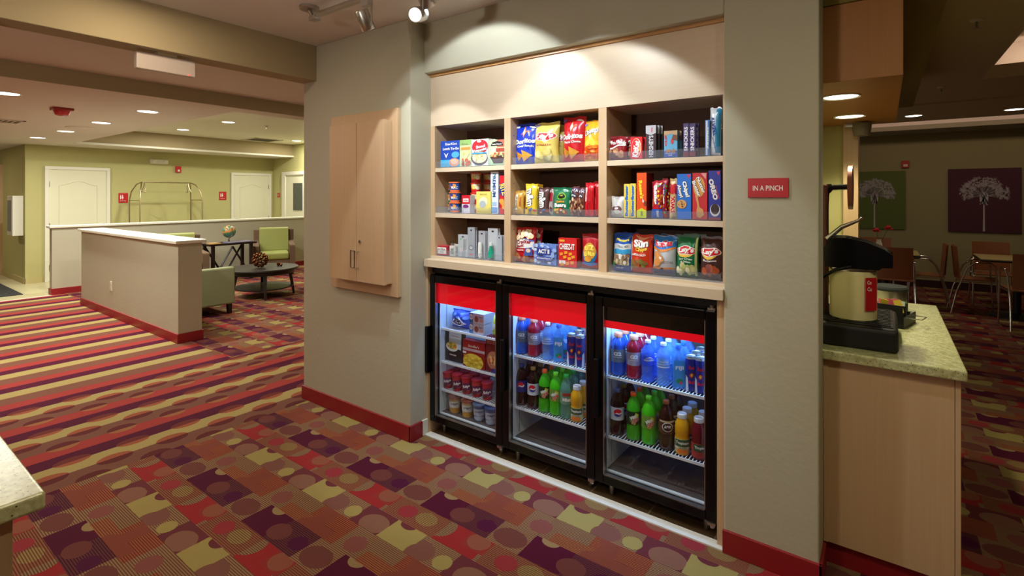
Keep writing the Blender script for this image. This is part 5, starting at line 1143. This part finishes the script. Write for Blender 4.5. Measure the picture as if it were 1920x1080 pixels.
place('bag', 'chip_bag', 'green chip bag with yellow circle on the bottom right shelf', 'chip bag', (1262, 1306, 442), BOT, (24, 112, 70), lays(0, 'Sour Cream', (226, 236, 220)) + [('t', '& Onion', .5, .37, .45, .05, (226, 236, 220)), *blobs(.15, .10, .85, .28, [(214, 206, 150), (180, 190, 120), (230, 226, 190)], 14, .11, 33), ('r', .9, .05, .98, .95, (206, 214, 150))], d=.075, seed=33, back=1)
place('bag', 'chip_bag', 'dark brown chip bag with yellow circle at the right of the bottom shelf', 'chip bag', (1307, 1352, 445), BOT, (74, 44, 44), lays(0, 'Barbecue', (236, 230, 230)) + [*blobs(.2, .12, .85, .30, [(190, 90, 50), (206, 120, 70), (150, 80, 80)], 14, .12, 34)], d=.075, seed=34)
# ------------------------------------------------------------------ cooler stock
LIQ = {}
def liquid(rgb, alpha=.55, rough=.06):
    k = (rgb, alpha)
    if k not in LIQ:
        c = srgb(*rgb)[:3]; LIQ[k] = clear('tinted_liquid', tuple(.35 + .65 * q for q in c), .09, body=c, fac=alpha, rough=rough)
    return LIQ[k]
def bottle(kind):
    # profiles in metres, body / cap / label each their own mesh
    sp = dict(
        sport=([(.020, 0), (.035, .006), (.037, .03), (.035, .055), (.037, .075), (.037, .130), (.034, .15), (.037, .165), (.034, .185), (.020, .207), (.017, .215)], .022, .025, .213, (.078, .150), .0377),
        soda=([(.022, 0), (.033, .004), (.036, .02), (.034, .07), (.0355, .085), (.0355, .145), (.034, .165), (.024, .195), (.0135, .213), (.013, .222)], .0148, .018, .219, (.082, .148), .0364),
        water=([(.028, 0), (.032, .004), (.0325, .02), (.030, .03), (.0325, .04), (.030, .052), (.0325, .064), (.030, .076), (.0325, .09), (.0325, .135), (.028, .16), (.013, .185), (.0125, .195)], .0148, .014, .192, (.086, .132), .0331),
        square=([(.036, 0), (.038, .004), (.038, .145), (.034, .160), (.014, .185), (.0125, .192)], .0145, .022, .190, (.012, .14), .0385),
        juice=([(.030, 0), (.034, .006), (.034, .075), (.031, .085), (.034, .095), (.034, .125), (.032, .145), (.022, .165), (.020, .172)], .0225, .022, .170, (.012, .078), .0348))
    return sp[kind]
def mkbottle(name, kind, liq, cap, labcol, specs, alpha=.6):
    prof, cr, chh, cz, (l0, l1), lr = bottle(kind); seg = 4 if kind == 'square' else 22
    mb = MB(); M4 = Matrix.Rotation(PI / 4, 4, 'Z') if kind == 'square' else None
    mb.lathe(prof, seg=seg, M4=M4); o = mb.build(name, liquid(liq, alpha), sharp=50, bevel=.004 if kind == 'square' else 0)
    c = MB(); c.lathe([(cr, 0), (cr * 1.02, .002), (cr, chh * .9), (cr * .9, chh)], c=(0, 0, cz), seg=20); c.build('cap', pk(cap), o)
    if labcol is not None:
        sl = Slots(.35); l = MB()
        if kind == 'square':
            k = .0275; l.box(-k, k, -k - .0008, -k, l0, l1, sl(labcol)); decals(l, specs, 2 * k, l1 - l0, lambda u, v, o: (u, -k - .0008 - o, l0 + v), sl)
        else:
            l.lathe([(lr, l0), (lr, l1)], seg=28, caps=False, mi=sl(labcol))
            decals(l, specs, lr * 2.2, l1 - l0, lambda u, v, o: ((lr + o) * math.sin(u / lr), -(lr + o) * math.cos(u / lr), l0 + v), sl, su=.005, eps=.0007)
        l.build('label_wrap', sl.mats, o, recalc=False)
    return o
def can(name):
    sl = Slots(.25); mb = MB(); r = .0262
    mb.lathe([(.020, 0), (r, .006), (r, .155)], seg=24, mi=sl((32, 44, 130)))
    specs = [('p', [(.0, 0), (.28, 0), (.22, .42), (0, .5)], (196, 200, 210)), ('p', [(.72, 0), (1, 0), (1, .5), (.78, .42)], (196, 200, 210)), ('p', [(.3, .5), (.5, .42), (.72, .55), (.5, .6)], (200, 40, 50)), ('e', .5, .52, .08, .05, (236, 190, 60)), ('t', 'Red', .5, .75, .4, .12, (210, 40, 50), 0, .04), ('t', 'Bull', .5, .30, .4, .10, (210, 40, 50), 0, .04)]
    decals(mb, specs, r * 2.4, .155, lambda u, v, o: ((r + o) * math.sin(u / r), -(r + o) * math.cos(u / r), v), sl, su=.005, eps=.0006)
    o = mb.build(name, sl.mats)
    l = MB(); l.lathe([(r, .155), (.0235, .163), (.0235, .166), (.021, .163), (.001, .162)], seg=24, caps=False); l.box(-.005, .005, -.014, .006, .164, .1655); l.build('lid', M['steel'], o); return o
SG = (150, 150, 156)
g2 = [('t', 'G2', .5, .66, .5, .30, W_, 0, .05), ('t', 'LOW CALORIE', .5, .40, .5, .06, W_)]
dew = [('p', [(.30, .10), (.52, .02), (.78, .80), (.55, .95)], (206, 214, 60)), ('p', [(.12, .3), (.3, .1), (.42, .5), (.2, .7)], (40, 120, 50)), ('t', 'Mtn', .42, .62, .44, .26, W_, 35, .05), ('t', 'DEW', .56, .38, .56, .30, W_, 35, .09), ('t', 'DEW', .56, .38, .54, .28, (206, 30, 40), 35, .04)]
PEP = [('e', .5, .6, .26, .30, (206, 30, 46)), ('p', [(.27, .5), (.42, .62), (.6, .55), (.74, .66), (.76, .55), (.6, .46), (.42, .52)], W_), ('p', [(.26, .48), (.42, .50), (.6, .43), (.75, .50), (.66, .35), (.5, .30), (.34, .35)], (30, 60, 160)), ]
PROTO = {}
def proto(k):
    if k in PROTO: return PROTO[k]
    f = {
        'g2blue': lambda: mkbottle('sports_drink_bottle', 'sport', (30, 110, 230), (236, 150, 110), (96, 112, 128), g2),
        'g2red': lambda: mkbottle('sports_drink_bottle', 'sport', (170, 20, 50), (240, 170, 130), (150, 140, 156), g2, .8),
        'water': lambda: mkbottle('water_bottle', 'water', (150, 205, 250), (236, 240, 246), (110, 170, 235), [('r', 0, .1, 1, .2, W_), ('r', 0, .4, 1, .46, W_), ('t', 'WATER', .5, .7, .6, .2, W_)], .30),
        'aqua': lambda: mkbottle('water_bottle', 'water', (90, 150, 250), (236, 240, 250), (40, 80, 220), [('t', 'AQUAFINA', .5, .55, .8, .26, W_, 0, .03), ('p', [(.2, .75), (.5, .95), (.8, .75), (.5, .82)], W_)], .35),
        'fiji': lambda: mkbottle('square_water_bottle', 'square', (120, 190, 240), (60, 110, 214), (60, 140, 200), [('t', 'FIJI', .5, .70, .7, .18, W_, 0, .03), ('e', .5, .22, .3, .10, (30, 130, 90)), ('e', .6, .15, .12, .06, (214, 60, 100))], .28),
        'pepsi': lambda: mkbottle('cola_bottle', 'soda', (34, 14, 12), (60, 80, 140), (206, 214, 226), PEP, .95),
        'diet': lambda: mkbottle('cola_bottle', 'soda', (30, 12, 12), (150, 120, 60), (206, 214, 226), PEP, .95),
        'pepsiblue': lambda: mkbottle('cola_bottle', 'soda', (30, 14, 16), (40, 60, 130), (34, 50, 130), PEP, .95),
        'dewd': lambda: mkbottle('green_soda_bottle', 'soda', (70, 200, 30), (236, 90, 36), (26, 46, 30), dew, .75),
        'dew': lambda: mkbottle('green_soda_bottle', 'soda', (80, 220, 30), (110, 220, 50), (120, 160, 60), dew, .75),
        'mist': lambda: mkbottle('clear_soda_bottle', 'soda', (120, 190, 170), (40, 170, 70), (110, 150, 130), [('t', 'Mist', .5, .4, .6, .3, W_, 0, .04), ('r', .2, .7, .8, .95, (170, 60, 50))], .45),
        'aw': lambda: mkbottle('root_beer_bottle', 'soda', (50, 22, 14), (150, 84, 50), (90, 56, 40), [('e', .5, .52, .34, .34, W_), ('e', .5, .52, .30, .29, (60, 34, 30)), ('t', 'A&W', .5, .54, .42, .22, W_, 0, .06), ('r', 0, .86, 1, .98, (206, 190, 150))], .95),
        'oj': lambda: mkbottle('juice_bottle', 'juice', (244, 176, 30), (236, 238, 240), (200, 190, 120), [('r', 0, .45, 1, .95, (60, 90, 60)), ('t', 'Tropicana', .5, .70, .85, .26, W_, 0, .04), ('r', 0, .30, 1, .42, (220, 220, 200)), ('t', 'ORANGE', .5, .36, .5, .09, (60, 70, 50)), ('e', .35, .14, .18, .14, O_), ('e', .65, .14, .18, .14, O_)], .85),
        'cran': lambda: mkbottle('juice_bottle', 'juice', (120, 20, 34), (236, 238, 240), (170, 60, 50), [('r', 0, .45, 1, .95, (50, 80, 56)), ('t', 'Tropicana', .5, .70, .85, .26, W_, 0, .04)], .9),
        'bull': lambda: can('energy_drink_can')}
    PROTO[k] = f[k](); PROTO[k]['unused'] = 1; return PROTO[k]
DESC = {'g2blue': ('blue sports drink bottle', 'bottle'), 'g2red': ('red sports drink bottle', 'bottle'), 'water': ('clear ribbed water bottle', 'bottle'), 'aqua': ('blue-labelled water bottle', 'bottle'), 'fiji': ('square water bottle', 'bottle'),
        'pepsi': ('dark cola bottle with pale label', 'bottle'), 'diet': ('gold-capped cola bottle', 'bottle'), 'pepsiblue': ('cola bottle with dark blue label', 'bottle'), 'dewd': ('orange-capped green soda bottle', 'bottle'), 'dew': ('lime-capped green soda bottle', 'bottle'),
        'mist': ('clear soda bottle with green cap', 'bottle'), 'aw': ('brown root beer bottle', 'bottle'), 'oj': ('orange juice bottle', 'bottle'), 'cran': ('cranberry juice bottle', 'bottle'), 'bull': ('slim blue and silver can', 'can')}
ROWS = ['front', 'second', 'third', 'rear']
def stock(k, x, y, z, where, row, colword='', rz=0):
    p = proto(k)
    o = p if 'unused' in p else dup(p)
    if 'unused' in p: del p['unused']
    o.location = (x, y, z); o.rotation_euler = (0, 0, rz)
    if k in ('g2blue', 'g2red'): o.scale = (1, 1, .92)
    d, c = DESC[k]; tag(o, '%s%s, %s row, %s' % (colword, d, row, where), c, 'drinks on the ' + where)
    return o
def rows(cols, Y0, dy, z, where, n=3):
    rr = random.Random(int(z * 100) + len(where))
    seen = {}
    for i, c in enumerate(cols):
        px, kinds = c[0], c[1]
        x = wx(px, Y0)
        for r in range(min(n, len(kinds))):
            if kinds[r] is None: continue
            same = [j for j, q in enumerate(cols) if len(q[1]) > r and q[1][r] == kinds[r]]
            cw = ''
            if len(same) > 1:
                pos = same.index(i); cw = ('left ', 'right ')[pos] if len(same) == 2 else ('left ', 'centre ', 'right ')[pos]
            stock(kinds[r], x + rr.uniform(-.003, .003), Y0 + dy * r, z + .0005, where, ROWS[r], cw, .45 + rr.uniform(-.2, .2))
rows([(979, ['g2blue'] * 3), (1001, ['g2red'] * 3), (1027, ['water'] * 3), (1048, ['fiji'] * 2 + ['water']), (1071, ['bull'] * 3), (1088, ['bull'] * 3)], 2.495, .08, .612, 'upper rack of the middle cooler')
rows([(978, ['pepsiblue', 'pepsi', 'pepsi']), (1000, ['diet'] * 3), (1021, ['dewd'] * 3), (1042, ['dew'] * 3), (1062, ['mist'] * 3), (1082, ['oj'] * 3)], 2.495, .08, .308, 'lower rack of the middle cooler')
rows([(1160, ['g2blue'] * 3), (1188, ['g2red'] * 3), (1215, ['aqua'] * 3), (1243, ['water'] * 3), (1272, ['fiji'] * 2 + ['aqua']), (1296, ['bull'] * 3), (1314, ['bull'] * 3)], 2.495, .08, .612, 'upper rack of the right cooler')
rows([(1158, ['pepsi', 'diet', 'pepsi']), (1187, ['dewd'] * 3), (1217, ['dew'] * 3), (1249, ['aw'] * 3), (1280, ['oj'] * 3), (1311, ['cran', 'oj', 'oj'])], 2.495, .08, .300, 'lower rack of the right cooler')
# left cooler
Yc = 2.46
def lc(kind, name, label, cat, box, z, col, specs, d, **kw): return place(kind, name, label, cat, box, z, col, specs, d=d, Y=kw.pop('Y', Yc), **kw)
lc('bag', 'ice_cream_bag', 'blue frozen treat bag lying on the top rack of the left cooler', 'bag', (838, 871, 584), .681, (60, 90, 190), [('p', [(.1, .3), (.5, .75), (.95, .3), (.6, .15)], (226, 226, 236)), ('t', 'OREO', .5, .42, .5, .3, (30, 30, 60), -12, .06), *blobs(.05, .6, .95, .9, [(110, 150, 220), (40, 70, 160)], 12, .12, 40)], .10, seed=40)
for k in range(2):
    z = .681 + k * .064
    o = carton('ice_cream_box', .118, .15, .062, (206, 196, 206), [('r', 0, 0, .26, 1, (40, 110, 170)), ('e', .13, .6, .12, .3, W_), ('t', 'Klon', .13, .6, .16, .2, (30, 80, 150)), ('e', .5, .45, .14, .32, (150, 80, 60)), ('r', .7, .2, .95, .5, (214, 150, 140)), ('t', 'bars', .8, .7, .25, .2, (120, 80, 80))])
    put(o, ('lower', 'upper')[k] + ' of two stacked white and blue ice cream boxes, left cooler', 'box', wx(893, Yc) + .002, Yc + .075, z, 0, 0, 'stacked ice cream boxes')
lc('bag', 'frozen_snack_bag', 'yellow-green frozen snack bag at the right of the top rack, left cooler', 'bag', (919, 927, 592), .681, (196, 214, 60), [('r', .2, .3, .8, .6, W_)], .06, seed=41)
lc('carton', 'frozen_meal_box', 'black and white frozen dinner box on the second rack of the left cooler', 'box', (835, 866, 621), .464, (34, 32, 38), [('p', [(.22, .46), (.95, .42), (.98, .98), (.25, .98)], (196, 204, 214)), ('t', 'creations', .6, .84, .5, .05, (200, 130, 90)), ('e', .42, .48, .36, .16, (226, 226, 220)), ('e', .42, .52, .30, .12, (220, 170, 60)), *blobs(.2, .44, .66, .6, [(226, 120, 50), (240, 206, 90), (120, 140, 60)], 14, .06, 42), ('t', 'DINNER', .5, .22, .4, .05, W_)], .04, Y=2.475)
lc('carton', 'macaroni_box', 'red box of yellow macaroni on the second rack of the left cooler', 'box', (868, 909, 640), .464, (150, 24, 26), [('r', 0, .60, 1, .70, (190, 160, 170)), ('t', "Stouffer's", .5, .80, .5, .10, (220, 190, 170)), ('e', .48, .22, .46, .30, (236, 206, 70)), *blobs(.08, .06, .9, .42, [(246, 224, 100), (226, 190, 50), (214, 176, 40)], 40, .06, 43), ('r', .04, .5, .2, .58, W_)], .05)
lc('carton', 'pizza_box', 'dark red frozen pizza box at the right of the second rack, left cooler', 'box', (911, 935, 632), .464, (112, 22, 26), [('t', 'DIGIORNO', .55, .84, .9, .10, (206, 120, 110)), ('e', .6, .34, .5, .26, (190, 120, 90)), *blobs(.3, .2, .95, .5, [(206, 60, 50), (226, 190, 120)], 10, .09, 44), ('r', .5, .0, 1, .12, (40, 60, 150))], .05)
def icc():
    o = cup('ice_cream_cup', .0345, .105, (206, 170, 160), (190, 24, 50), [('r', -.2, 0, 1.2, .2, (170, 30, 50)), ('p', [(-.1, .8), (.3, .3), (1.1, .5), (1.1, 1), (-.1, 1)], (190, 40, 60)), ('e', .5, .45, .42, .24, (110, 40, 90)), ('t', 'Edys', .5, .45, .6, .2, W_, 10, .05), ('e', .3, .2, .2, .1, (90, 50, 40))])
    l = o.children[0]; return o
base = icc()
pz = [840, 858, 875.5, 894.5, 914]
n = 0
for r in range(2):
    for k, px in enumerate(pz):
        if r and k == 4: continue
        o = base if n == 0 else dup(base); n += 1
        o.location = (wx(px, Yc + .03), Yc + .03 + .078 * r, .2805); o.rotation_euler = (0, 0, .6)
        tag(o, 'red-lidded ice cream cup, %s from the left in the %s row, left cooler' % (('first', 'second', 'third', 'fourth', 'fifth')[k], ('front', 'rear')[r]), 'cup', 'red-lidded ice cream cups')
jl = [((222, 190, 140), (190, 130, 120)), ((222, 196, 150), (190, 110, 90)), ((90, 110, 170), (130, 150, 190)), ((110, 130, 180), (100, 120, 180))]
for k, px in enumerate((853, 877, 899, 921)):
    o = cup('frozen_jar', .041, .105, jl[k][0], jl[k][1], [('r', -.1, .35, 1.1, .75, (226, 222, 214) if k < 2 else (190, 196, 214)), ('t', 'cream', .5, .58, .5, .12, (60, 70, 110)), ('e', .5, .2, .4, .14, (210, 150, 60) if k < 2 else (180, 190, 210))])
    o.location = (wx(px, 2.50), 2.50, .1275); o.rotation_euler = (0, 0, .6); tag(o, ('leftmost cream-coloured tub on the cooler floor, left cooler', 'second cream-coloured tub with brown lid on the left cooler floor', 'blue tub third on the floor of the left cooler', 'blue tub at the right of the left cooler floor')[k], 'tub', 'tubs on the left cooler floor')
